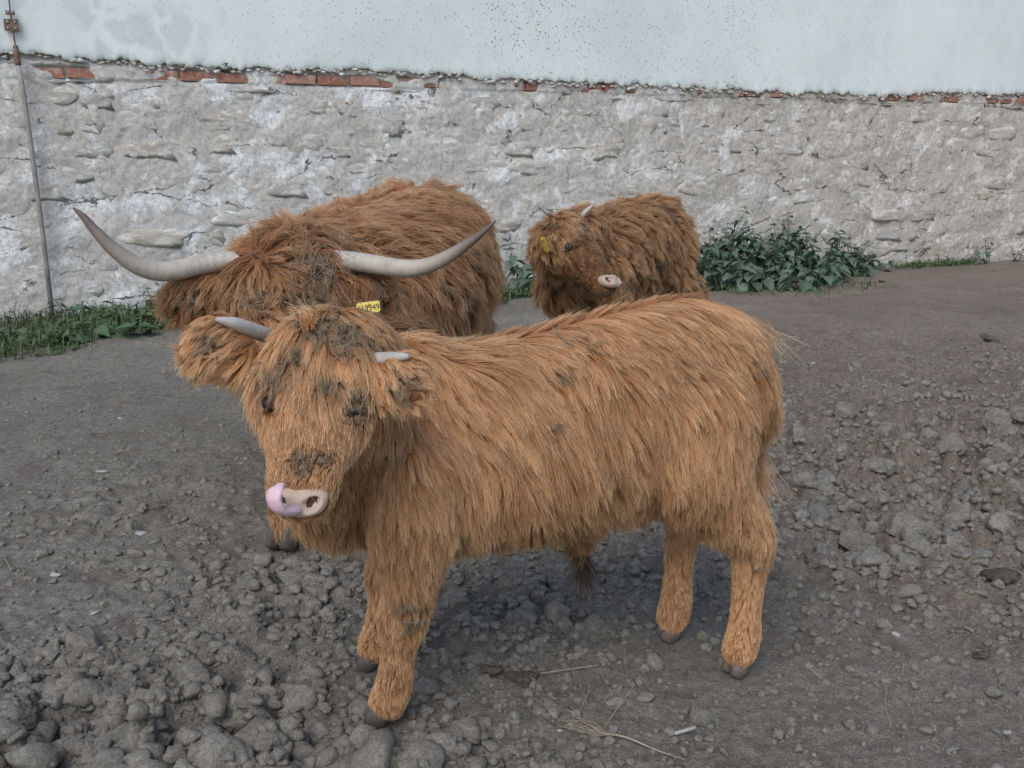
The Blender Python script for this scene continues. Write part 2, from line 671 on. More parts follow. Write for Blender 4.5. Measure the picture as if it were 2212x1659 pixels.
def ground_h(x, y):
    x = np.asarray(x, float)
    y = np.asarray(y, float)
    near = np.exp(-np.maximum(0, np.hypot(x, y - 4) - 9) / 6)
    Rm = rough_mask(x, y)
    wx = x + .035 * vnoise(P3(x * 9, y * 9), 3) + .016 * vnoise(P3(x * 31, y * 31), 5)
    wy = y + .035 * vnoise(P3(x * 9, y * 9), 4) + .016 * vnoise(P3(x * 31, y * 31), 6)
    h = .022 * fbm(P3(x * .9, y * .9), 3, 1) + .010 * fbm(P3(x * 4, y * 4), 3, 2)
    for sc, amp, sd_ in ((7.5, .050, 21), (14, .034, 31), (27, .020, 51)):
        f1, rid = worley(wx * sc, wy * sc, sd_)
        dome = np.clip(1 - (f1 / .62) ** 2, 0, 1)
        h = h + Rm * amp * (dome ** .7) * rid ** 1.3 - Rm * amp * .22
    h = h + (.004 + .020 * Rm) * fbm(P3(x * 30, y * 30), 3, 9)
    f1, rid = worley(wx * 40, wy * 40, 77)
    h = h + .0045 * np.clip(1 - (f1 / .5) ** 2, 0, 1) * (rid > .6)
    # hoof scuffs
    h = h - .012 * sstep(.25, .6, fbm(P3(x * 3.3 + 9, y * 3.3), 2, 15))
    flat = np.ones_like(x)
    for hx, hy in HOOVES:
        d = np.hypot(x - hx, y - hy)
        flat = np.minimum(flat, .15 + .85 * sstep(.06, .2, d))
    return h * near * flat


def axis(parts):
    out = [parts[0][0]]
    for a, b, s0, s1 in parts:
        p = a
        while p < b - 1e-6:
            t = (p - a) / (b - a)
            p = min(b, p + s0 * (s1 / s0) ** t)
            out.append(p)
    return np.array(out)


gx = axis([(-70, -6, 12, .25), (-6, -1.7, .05, .013), (-1.7, 1.9, .011, .011), (1.9, 6.5, .013, .05), (6.5, 70, .25, 12)])
gy = axis([(-60, 1.2, 12, .05), (1.2, 2.9, .0105, .0105), (2.9, 6.5, .0115, .028), (6.5, 12.5, .03, .09), (12.5, 70, .3, 12)])
X, Y = np.meshgrid(gx, gy)
Z = ground_h(X.ravel(), Y.ravel())
nx_, ny_ = len(gx), len(gy)
ii = (np.arange(ny_ - 1)[:, None] * nx_ + np.arange(nx_ - 1)[None]).ravel()
ground = obj('ground', mesh_np('ground', np.stack([X.ravel(), Y.ravel(), Z], 1), np.stack([ii, ii + 1, ii + 1 + nx_, ii + nx_], 1)), M['ground'])
tag(ground, 'grey trodden farmyard earth with churned clods', kind='structure')


def gz(x, y):
    return float(ground_h(np.array([x]), np.array([y]))[0])


# loose crumbs of earth: far too many to count
def scatter_crumbs():
    Vs, Fs, n0 = [], [], 0
    N = 130000
    y = 1.35 + 5.6 * rng.random(N) ** 1.9
    x = (rng.random(N) * 2 - 1) * (.62 * y + .15)
    Rm = rough_mask(x, y)
    keep = rng.random(N) < (.06 + .42 * np.clip(Rm, 0, 1) ** 1.3)
    x, y, Rm = x[keep], y[keep], Rm[keep]
    for hx, hy in HOOVES[:4]:
        k = np.hypot(x - hx, y - hy) > .06
        x, y, Rm = x[k], y[k], Rm[k]
    z = ground_h(x, y)
    size = .0028 + .0095 * rng.random(len(x)) ** 3.0 * (1 + 1.1 * Rm)
    big = rng.random(len(x)) < .06 * Rm
    size[big] *= 2.1
    variants = {s: [lump_geo(s, (1, 1, .8), 100 + k, .5, 1.7, .35) for k in range(8)] for s in (1, 2)}
    for s_ in variants:
        for V, Fc in variants[s_]:
            for _ in range(7):
                nr = rng.normal(size=3)
                nr /= np.linalg.norm(nr)
                dd = V @ nr
                lim = dd.max() * rng.uniform(.5, .8)
                ov = dd > lim
                V[ov] -= (dd[ov] - lim)[:, None] * nr
    for i in range(len(x)):
        s = 2 if size[i] > .010 and y[i] < 3.2 else 1
        V, Fc = variants[s][i % 8]
        a = rng.random() * 6.283
        ca, sa = math.cos(a), math.sin(a)
        sx, sy, sz = size[i] * (.8 + .5 * rng.random(3))
        W_ = np.empty_like(V)
        W_[:, 0] = (V[:, 0] * ca - V[:, 1] * sa) * sx + x[i]
        W_[:, 1] = (V[:, 0] * sa + V[:, 1] * ca) * sy + y[i]
        W_[:, 2] = V[:, 2] * sz + z[i] + sz * .08
        Vs.append(W_)
        Fs.append(Fc + n0)
        n0 += len(V)
    o = obj('earth_crumbs', mesh_np('earth_crumbs', np.concatenate(Vs), np.concatenate(Fs), False), M['clod'])
    tag(o, 'loose grey crumbs of dry earth strewn over the yard', 'earth crumbs', kind='stuff')


scatter_crumbs()


# single clods: (px, py, width in px of the 2212 view, label, flatness, material)
def clod(px_, py_, w, label, flat=.75, mat='clod', group=None, seed=0, elong=1.2, amp=.5):
    p = gp(px_, py_)
    d = math.hypot(p.y, CAM_H - 0)
    r = w / 2 * d / PXF
    V, Fc = lump_geo(4 if w > 40 else 3, (r * elong ** .5, r / elong ** .5, r * flat), 300 + seed * 13, amp, 1.35, .10)
    rough = fbm(V / r * 4.2 + seed, 3, seed + 3)
    pass
    # broken facets
    rs = np.random.default_rng(seed + 5)
    for k in range(11):
        nrm = rs.normal(size=3)
        nrm[2] = abs(nrm[2])
        nrm /= np.linalg.norm(nrm)
        dd = V @ nrm
        lim = .70 * dd.max() * (.75 + .35 * rs.random())
        over = dd > lim
        V[over] -= ((dd[over] - lim) * .97)[:, None] * nrm
    U = V / r
    V = V * (1 + .10 * rough - .07 * np.abs(vnoise(U * 3.1 + seed, seed + 6)) - .05 * np.abs(vnoise(U * 7 + seed, seed + 7)) + .045 * vnoise(U * 14 + seed, seed + 8) + .05)[:, None]
    o = obj('earth_clod', mesh_np('earth_clod', V, Fc, False), M[mat], None, (p.x, p.y, gz(p.x, p.y) + r * flat * .22))
    o.rotation_euler = (0, 0, rs.random() * 6.28)
    tag(o, label, 'clod', group or 'clods of earth on the yard')
    return o


BIG = [
    (265, 1500, 80, 'egg-shaped grey earth clod standing upright at the left front', 1.15, 1.05),
    (433, 1492, 105, 'long grey earth clod with a pointed end at the left front', .6, 1.9),
    (285, 1588, 150, 'biggest lumpy grey clod, right below the egg-shaped one', .6, 1.35),
    (490, 1543, 62, 'rounded grey clod just below the long pointed clod', .8, 1.1),
    (628, 1525, 130, 'broad domed clod to the left of the front hoof', .6, 1.2),
    (182, 1405, 95, 'large cracked clod topping the left heap', .8, 1.1),
    (125, 1500, 90, 'flat-topped clod in the middle of the left heap', .6, 1.3),
    (112, 1612, 62, 'blocky clod low in the bottom left corner', .85, 1.1),
    (195, 1632, 58, 'smooth squat clod at the bottom edge, left', .7, 1.2),
    (588, 1640, 70, 'pale clod cut by the bottom edge left of the front hoof', .7, 1.2),
    (548, 1606, 50, 'small oval clod above the pale one at the bottom edge', .75, 1.3),
    (30, 1590, 110, 'wide clod cut by the left edge near the bottom', .6, 1.3),
    (718, 1570, 62, 'pinkish grey clod beside the front hoof', .6, 1.3),
    (820, 1620, 110, 'flat grey clod in front of the calf\'s front hoof', .4, 1.5),
    (380, 1425, 46, 'lone clod in the trampled hollow above the left heap', .7, 1.2),
    (460, 1377, 66, 'low rounded clod in the open left of the front leg', .5, 1.3),
    (440, 1270, 60, 'clod below the chin of the calf', .7, 1.2),
    (535, 1228, 52, 'clod on the rim of the patch under the calf\'s chest', .75, 1.2),
    (1000, 1340, 100, 'large square block of earth behind the front leg', .75, 1.15),
    (1120, 1340, 92, 'large clod under the middle of the belly', .75, 1.15),
    (975, 1290, 70, 'clod beside the calf\'s front knee', .8, 1.1),
    (1030, 1420, 66, 'crumbling clod in front of the square block', .6, 1.2),
    (1285, 1360, 72, 'rounded clod under the belly towards the hind legs', .7, 1.2),
    (1105, 1430, 42, 'small round clod in front of the belly', .8, 1.1),
    (1195, 1545, 38, 'small clod lying alone in front of the calf', .8, 1.1),
    (1255, 1250, 50, 'clod right behind the dark tuft under the belly', .8, 1.1),
    (1955, 1150, 135, 'long flat slab of dried earth in the right field', .45, 1.7),
    (2075, 1115, 75, 'rounded clod just right of the long slab', .7, 1.2),
    (1770, 1115, 120, 'broad clod next to the calf\'s hock', .5, 1.4),
    (1850, 1175, 80, 'clod below the long slab in the right field', .6, 1.3),
    (2120, 1205, 60, 'clod near the right edge below the slab', .6, 1.3),
    (1775, 1060, 70, 'upright clod a little right of the calf\'s thigh', .9, 1.1),
]
for k, (a, b, w, lab, fl, el) in enumerate(BIG):
    clod(a, b, w, lab, fl, 'clod', None, k, el)
# smaller look-alikes, told apart by nothing but the heap they lie in
HEAPS = [((0, 760, 1420, 1655), 46, (18, 48), 'small grey clod among the big ones of the left front heap', 'small clods of the left front heap'),
         ((960, 1400, 1200, 1440), 40, (18, 44), 'small grey clod in the churned patch under the belly', 'small clods under the belly'),
         ((1675, 2205, 900, 1240), 90, (26, 84), 'grey clod of the churned field right of the calf', 'clods of the right field'),
         ((1675, 2205, 770, 900), 50, (14, 34), 'small far clod of the churned field right of the calf', 'far clods of the right field'),
         ((390, 780, 1190, 1330), 26, (14, 34), 'small clod on the ground below the calf\'s head', 'small clods below the head')]
k = 100
for (x0, x1, y0, y1), n, (w0, w1), lab, grp in HEAPS:
    for _ in range(n):
        k += 1
        clod(random.uniform(x0, x1), random.uniform(y0, y1), w0 + (w1 - w0) * random.random() ** 1.6, lab, random.uniform(.55, .9),
             random.choice(['clod', 'clod', 'clod', 'clod_brown']), grp, k, random.uniform(1, 1.5))


# ================================================================== WALL
WA = math.atan(.45)
WU = Vector((math.cos(WA), math.sin(WA), 0))
WN = Vector((math.sin(WA), -math.cos(WA), 0))          # towards the yard
W0 = Vector((-3.39, 7.14, 0))


def wp(s, off=0, z=0):
    return W0 + WU * s + WN * off + Vector((0, 0, z))


wall = empty('farm_wall', W0, WA)
tag(wall, 'old farm building wall, white render above, bare rubble stone and a brick course below', 'wall')

EDGE = np.array([(-6, 1.84), (-.14, 1.85), (.6, 1.84), (1.34, 1.80), (2.3, 1.825), (3.27, 1.80), (4.58, 1.79), (6.08, 1.76), (7.79, 1.75), (8.2, 1.775), (8.41, 1.79), (9.77, 1.81), (20, 1.8)])


def edge_z(s):
    s = np.asarray(s, float)
    e = np.interp(s, EDGE[:, 0], EDGE[:, 1])
    q = P3(s, s * 0)
    st = np.floor(s * 9 + 2 * vnoise(q * 5, 3))
    return e + .020 * fbm(q * 4, 3, 5) + .016 * vnoise(q * 17, 6) + .010 * vnoise(q * 45, 8) + .012 * (_h(st.astype(np.int64), st.astype(np.int64) * 0, st.astype(np.int64) * 0, 5) - .5)


# --- lower rubble: mortar sheet with real relief
ws = axis([(-9, -1, 1.2, .05), (-1, 11.2, .017, .017), (11.2, 22, .05, 1.2)])
wz = np.concatenate([np.linspace(-.25, 1.66, 105), np.linspace(1.675, 1.93, 26)])
S, Zw = np.meshgrid(ws, wz)
s_, z_ = S.ravel(), Zw.ravel()


def mortar_out(s, z):
    q = P3(s, z)
    o = .014 * fbm(q * np.array([1.6, 2.2, 1]), 3, 61) + .009 * fbm(q * 9, 4, 62)
    f1, rid = worley(s * 3.2 + .3 * vnoise(q * 3, 5), z * 5.6 + .3 * vnoise(q * 3, 7), 63)      # rubble showing through as swells
    o = o + .010 * np.clip(1 - (f1 / .6) ** 2, 0, 1) ** .6 * (.3 + rid) - .005
    o = o + .006 * vnoise(q * 38, 64)
    # bricks stay bare here and there along their course
    bare = sstep(.17, .32, fbm(P3(s * 3.1, z * 0), 3, 66) + .55 * vnoise(P3(s * 8, z * 14), 67) - .07)
    band = sstep(1.690, 1.712, z) * (1 - sstep(1.778, 1.795, z))
    o = o * (1 - band * .6) - .030 * band * bare + .010 * band * (1 - bare)
    return o - .012 * sstep(1.8, 1.84, z)


oo = mortar_out(s_, z_)
ii = (np.arange(len(wz) - 1)[:, None] * len(ws) + np.arange(len(ws) - 1)[None]).ravel()
mo = obj('mortar', mesh_np('mortar', np.stack([s_, -oo, z_], 1), np.stack([ii, ii + 1, ii + 1 + len(ws), ii + len(ws)], 1)), M['mortar'], wall)

# --- rubble stones bedded in it
stone_mesh = []
for k in range(14):
    rs = np.random.default_rng(900 + k)
    nb = 14
    ang = np.linspace(0, 2 * math.pi, nb, endpoint=False)
    sup = 1 / (np.abs(np.cos(ang)) ** 3.2 + np.abs(np.sin(ang)) ** 3.2) ** (1 / 3.2)
    rr = sup * (1 + .16 * rs.normal(size=nb)).clip(.72, 1.22)
    V = []
    for sc_, dep in ((1.0, .05), (.97, .000), (.90, -.011), (.5, -.014)):
        for a, q in zip(ang, rr):
            V.append((math.cos(a) * q * sc_ * .5, dep + .006 * rs.normal() * (dep < .04), math.sin(a) * q * sc_ * .5))
    V.append((0, -.016, 0))
    Fc = []
    for r_ in range(3):
        for j in range(nb):
            j2 = (j + 1) % nb
            Fc.append((r_ * nb + j, r_ * nb + j2, (r_ + 1) * nb + j2, (r_ + 1) * nb + j))
    for j in range(nb):
        Fc.append((3 * nb + j, 3 * nb + (j + 1) % nb, 4 * nb))
    me = mesh_np('stone', V, Fc)
    me.materials.append(M['stone'])
    stone_mesh.append(me)
z0 = .0
row = 0
while z0 < 1.66:
    hh = random.uniform(.13, .22)
    if z0 + hh > 1.66:
        hh = 1.69 - z0
    s0 = -.75 - random.random() * .3
    while s0 < 10.9:
        w = random.uniform(.20, .52)
        cs, cz = s0 + w / 2, z0 + hh / 2 + random.uniform(-.03, .03)
        if random.random() < .93:
            out = float(mortar_out(np.array([cs]), np.array([cz]))[0])
            o = obj('stone', random.choice(stone_mesh), None, wall, (cs, -(out - .0195 + random.gauss(0, .005)), cz))
            o.scale = (w * .98, random.uniform(.8, 1.2), hh * random.uniform(.8, 1.0))
            o.rotation_euler = (random.gauss(0, .04), random.gauss(0, .05), random.gauss(0, .03))
        s0 += w
    z0 += hh
    row += 1

# --- brick course under the render
bV = np.array([(x, y, z) for z in (-.0325, .0325) for y in (-.05, .05) for x in (-.12, .12)])
bF = [(0, 1, 5, 4), (1, 3, 7, 5), (3, 2, 6, 7), (2, 0, 4, 6), (4, 5, 7, 6), (2, 3, 1, 0)]
brick_me = []
for k in range(5):
    me = mesh_np('brick', bV * (1 + .03 * np.random.default_rng(k).normal(size=bV.shape)), bF, False)
    me.materials.append(M['brick'])
    brick_me.append(me)
s0 = -.75
while s0 < 10.6:
    o = obj('brick', random.choice(brick_me), None, wall, (s0 + .12, .05 + .004 - .016 * random.random(), 1.745 + random.gauss(0, .003)))
    o.rotation_euler = (0, random.gauss(0, .012), random.gauss(0, .02))
    s0 += .24 + random.uniform(.008, .02)

# --- upper render coat: 4 cm thick with a broken lower edge
us = axis([(-9, -1, 1.2, .03), (-1, 11.2, .0125, .0125), (11.2, 22, .03, 1.2)])
ez = edge_z(us)
lev = np.array([0, .004, .012, .03, .06, .11, .18, .28, .42, .6, .8, 1.05, 1.4, 2., 3.3])
cols = []
for j, d in enumerate(lev):
    zz = ez + d
    q = P3(us, zz)
    out = .040 + .006 * fbm(q * 1.3, 2, 71) + .003 * vnoise(q * 21, 72) * math.exp(-d / .08) - .014 * math.exp(-d / .012) + .008 * vnoise(q * 13, 74) * math.exp(-d / .05)
    cols.append(np.stack([us, -out, zz], 1))
back = np.stack([us, us * 0 + .03, ez + .012 + .01 * vnoise(P3(us * 20, us * 0), 9)], 1)
Vp = np.concatenate([back] + cols)
n_u = len(us)
ii = (np.arange(len(lev))[:, None] * n_u + np.arange(n_u - 1)[None]).ravel()
obj('render_coat', mesh_np('render_coat', Vp, np.stack([ii, ii + 1, ii + 1 + n_u, ii + n_u], 1)), M['plaster'], wall)
# crumbling lip
mb = MB()
for _ in range(420):
    s = random.uniform(-.8, 10.8)
    e = float(edge_z(np.array([s]))[0])
    r = random.uniform(.006, .02)
    V, Fc = lump_geo(1, (r * random.uniform(1, 2.2), r, r * .8), random.randrange(999), .5, 1.6, .3)
    mb.add(V + np.array([s, -random.uniform(.004, .036), e + random.uniform(-.035, .008)]), Fc)
tag(obj('crumbled_edge', mb.build('crumbled_edge'), M['mortar'], wall), kind='stuff')
# body of the building behind the face, so that the wall has depth
bx = np.array([(x, y, z) for z in (-.3, 4.9) for y in (.09, 6.) for x in (-9, 22)])
obj('core', mesh_np('core', bx, bF, False), M['mortar'], wall)

# --- lightning conductor down the wall: rod with clamps, running into a pipe
cond = empty('down_conductor', wp(-.05, .06, 0), WA)
tag(cond, 'thin rusty rod with square clamp running down into a grey pipe on the wall', 'pipe')



def cpt(s, off, z):
    return (s + .05, -off + .06, z)


V, Fc = tube_geo([cpt(-.03, .075, 1.80), cpt(-.015, .085, 1.6), cpt(.0, .07, 1.1), cpt(.01, .075, .6), cpt(.015, .07, -.05)], [.0175] * 5, 12, None, 0)
obj('pipe', mesh_np('pipe', V, Fc), M['zinc'], cond)
V, Fc = tube_geo([cpt(-.028, .078, 1.78), cpt(-.032, .078, 1.90)], [.020, .017], 10)
obj('pipe_sleeve', mesh_np('pipe_sleeve', V, Fc), M['rust'], cond)
V, Fc = tube_geo([cpt(-.03, .078, 1.85), cpt(-.04, .075, 2.1), cpt(-.045, .07, 3.), cpt(-.05, .07, 4.6)], [.005] * 4, 8)
obj('rod', mesh_np('rod', V, Fc), M['rust'], cond)
for (zc, wv, hv) in ((2.035, .045, .038), (2.115, .028, .012)):
    b2 = bV / np.array([.12, .05, .0325]) * np.array([wv, .012, hv])
    o = obj('clamp', mesh_np('clamp', b2, bF, False), M['rust'], cond, cpt(-.042, .078, zc))
    for sx in (-.5, .5):
        for sz in ((-.5, .5) if hv > .02 else (0,)):
            V, Fc = lump_geo(2, (.009, .007, .009), 3, .05, 1, 0)
            obj('bolt', mesh_np('bolt', V, Fc), M['zinc'], o, (sx * wv, -.014, sz * hv))

# ================================================================== PLANTS
def leaf_mesh(name, L, Wd, droop, fold, serr, mat):
    prof = [(0, .02), (.10, .05), (.2, .62), (.34, 1.), (.5, .92), (.66, .66), (.82, .34), (.93, .13), (1., 0.)]
    V, Fc = [], []
    for i, (t, w) in enumerate(prof):
        y = t * L
        z = -droop * L * t * t
        ww = w * Wd * .5 * (1 + (serr if i % 2 else -serr))
        V += [(-ww, y, z + fold * ww), (0, y, z), (ww, y, z + fold * ww)]
    for i in range(len(prof) - 1):
        a = i * 3
        Fc += [(a, a + 1, a + 4, a + 3), (a + 1, a + 2, a + 5, a + 4)]
    me = mesh_np(name, V, Fc)
    me.materials.append(M[mat])
    return me


NL = [leaf_mesh('leaf', .10, .062, d, f, .1, 'nettle') for d, f in ((.35, .35), (.55, .25), (.2, .45), (.75, .3))]
WL = [leaf_mesh('leaf', .12, .085, d, f, .04, 'weed') for d, f in ((.3, .3), (.5, .2), (.15, .35))]


def plant(name, base, height, label, group, nstem=2, leaves=NL, size=1., spread=.16, dens=1., cat='nettle', lean=(0, 0)):
    root = empty(name, (base.x, base.y, gz(base.x, base.y) - .005))
    tag(root, label, cat, group)
    for si in range(nstem):
        hgt = height * (1 if si == 0 else random.uniform(.55, .95))
        dx, dy = random.gauss(0, spread) + lean[0], random.gauss(0, spread * .6) + lean[1]
        b = Vector((random.gauss(0, .03), random.gauss(0, .03), 0))
        if si:
            b = Vector((random.gauss(0, spread * .5), random.gauss(0, spread * .4), 0))
        P = [b, b + Vector((dx * .3, dy * .3, hgt * .4)), b + Vector((dx * .7, dy * .7, hgt * .75)), b + Vector((dx, dy, hgt))]
        pp, rr = smooth_path([tuple(p) for p in P], [.005, .0045, .0035, .002], 9)
        V, Fc = tube_geo(pp, [r_[0] for r_ in rr], 6)
        obj('stem', mesh_np('stem', V, Fc), M['stem'], root)
        nn = max(3, int(hgt / .055 * dens))
        ph = random.random() * 6
        for j in range(nn):
            u = (j + .6) / nn
            i = min(int(u * 8), 7)
            p = Vector(pp[i]).lerp(Vector(pp[i + 1]), u * 8 - i)
            sz = size * (1.15 - .75 * u ** 2.2) * random.uniform(.8, 1.2)
            for half in (0, 1):
                if random.random() < .12:
                    continue
                az = ph + j * 1.75 + half * math.pi + random.gauss(0, .35)
                o = obj('leaf', random.choice(leaves), None, root, p)
                o.scale = (sz * random.uniform(.85, 1.15), sz, sz)
                o.rotation_euler = (random.gauss(.05, .3) - .35 * (1 - u) + .5 * (u > .9), random.gauss(0, .25), az)
    return root


CLUMP = 'nettle in the dense dark green clump right of the rear calf'
tall = [(5.78, .22, .70, 'tallest nettle of the clump, a lone top rising beside the rear calf'),
        (6.55, .22, .62, 'tall leafy nettle crowning the right half of the dense clump'),
        (6.62, .42, .50, None), (5.62, .35, .50, None), (5.95, .45, .46, None), (6.15, .25, .46, None), (6.3, .5, .42, None),
        (6.75, .30, .42, None), (5.75, .62, .36, None), (6.05, .72, .30, None), (6.4, .75, .27, None), (6.85, .5, .27, None),
        (5.85, .3, .56, None), (6.42, .3, .52, None), (6.68, .2, .50, None), (5.55, .55, .42, None), (5.42, .3, .46, None), (5.45, .7, .34, None), (6.2, .38, .50, None), (6.5, .58, .38, None),
        (5.6, .85, .30, None), (6.65, .68, .26, None), (5.9, .9, .24, None), (6.2, .95, .2, None)]
for s, off, hgt, lab in tall:
    plant('nettle_plant', wp(s, off), hgt, lab or CLUMP, 'nettles of the clump beside the rear calf', 4, NL, 1.4, .10, 1.2)
for s, off, hgt, lab in [(7.18, .2, .44, 'tall nettle standing a little apart at the right end of the clump'),
                         (7.32, .32, .34, 'nettle of the small stand right of the dense clump'),
                         (7.08, .42, .30, 'nettle of the small stand right of the dense clump'),
                         (7.42, .22, .34, 'nettle of the small stand right of the dense clump'),
                         (7.22, .55, .24, 'nettle of the small stand right of the dense clump'),
                         (7.62, .22, .22, 'lowest nettle at the right foot of the small stand')]:
    plant('nettle_plant', wp(s, off), hgt, lab, 'nettles of the small stand', 4, NL, 1.3, .09, 1.15)
plant('nettle_plant', wp(9.42, .12), .27, 'small dark nettle alone at the far right foot of the wall', 'single nettles along the wall', 3, NL, .75, .07)
plant('nettle_plant', wp(8.75, .1), .13, 'low nettle seedling left of the far right nettle', 'single nettles along the wall', 3, NL, .6, .07)
plant('nettle_plant', wp(9.9, .1), .16, 'low nettle at the right edge by the wall', 'single nettles along the wall', 3, NL, .6, .07)
plant('nettle_plant', wp(3.74, .22), .46, 'nettle between the cow\'s rump and the rear calf', 'single nettles along the wall', 4, NL, 1.4, .07, 1.2)
plant('nettle_plant', wp(3.95, .3), .28, 'shorter nettle touching the rear calf\'s chest from behind', 'single nettles along the wall', 3, NL, .95, .07)
plant('nettle_plant', wp(.72, .2), .24, 'nettle by the wall behind the horned cow\'s drooping ear', 'single nettles along the wall', 3, NL, 1., .1)
plant('nettle_plant', wp(1.0, .3), .24, 'nettle by the wall half hidden behind the horned cow\'s head', 'single nettles along the wall', 3, NL, 1., .1)
for s, off, hgt, lab in [(.35, .55, .16, 'broad-leaved weed in the middle of the grass left of the cow'),
                         (.62, .75, .16, 'broad-leaved weed nearest the front calf\'s ear'),
                         (.12, .30, .18, 'leafy weed at the foot of the pipe'),
                         (-.35, .95, .12, 'broad-leaved weed at the left edge of the grass'),
                         (.05, 1.05, .10, 'flat weed on the front rim of the grass'),
                         (.45, 1.0, .12, 'flat weed on the rim of the grass near the calf')]:
    plant('broadleaf_weed', wp(s, off), hgt, lab, 'weeds in the grass strip', 5, WL, 1.15, .14, 1.4, 'weed')


def grass():
    mb_V, mb_F, n0 = [], [], 0
    spots = []
    for _ in range(21000):
        s = random.uniform(-2.2, 5.6)
        lim = 1.8 if s < 1.6 else .85
        off = random.random() ** 1.1 * lim
        if off > lim * (.72 + .3 * vnoise(np.array([[s * 2.2, 0, 0]]), 3)[0]):
            continue
        spots.append((s, off, random.uniform(.03, .10) * (1.25 + .7 * vnoise(np.array([[s * 5, off * 5, 0]]), 23)[0])))
    for _ in range(2600):
        s = random.uniform(5.4, 10.8)
        off = abs(random.gauss(0, .10 if s > 7.2 else .3)) + (.75 if s < 6.9 and random.random() < .4 else 0)
        if vnoise(np.array([[s * 3, 0, 0]]), 13)[0] < -.25:
            continue
        spots.append((s, off, random.uniform(.03, .09)))
    V, Fc = [], []
    P = np.array([tuple(wp(a, b)) for a, b, _ in spots])
    zz = ground_h(P[:, 0], P[:, 1])
    for (a, b, hgt), p, z in zip(spots, P, zz):
        az = random.random() * 6.28
        w = random.uniform(.003, .0065)
        ln = random.uniform(.2, .9) * hgt
        c, s2 = math.cos(az), math.sin(az)
        px_, py_ = -s2 * w, c * w
        if random.random() < .45:      # small round leaf of clover or nettle seedling
            r = random.uniform(.012, .028)
            zt = z + hgt * random.uniform(.2, .7)
            n = len(V)
            V += [(p[0], p[1], zt), (p[0] + c * r - s2 * r * .6, p[1] + s2 * r + c * r * .6, zt + random.uniform(-.4, .4) * r),
                  (p[0] + c * r * 2, p[1] + s2 * r * 2, zt - r * .3), (p[0] + c * r + s2 * r * .6, p[1] + s2 * r - c * r * .6, zt + random.uniform(-.4, .4) * r)]
            Fc.append((n, n + 1, n + 2, n + 3))
            continue
        n = len(V)
        V += [(p[0] - px_, p[1] - py_, z), (p[0] + px_, p[1] + py_, z),
              (p[0] + px_ * .7 + c * ln * .35, p[1] + py_ * .7 + s2 * ln * .35, z + hgt * .65), (p[0] - px_ * .7 + c * ln * .35, p[1] - py_ * .7 + s2 * ln * .35, z + hgt * .65),
              (p[0] + c * ln, p[1] + s2 * ln, z + hgt)]
        Fc += [(n, n + 1, n + 2, n + 3), (n + 3, n + 2, n + 4)]
    o = obj('grass', mesh_np('grass', V, Fc), M['grass'])
    tag(o, 'short green grass and clover along the foot of the wall', 'grass', kind='stuff')


grass()

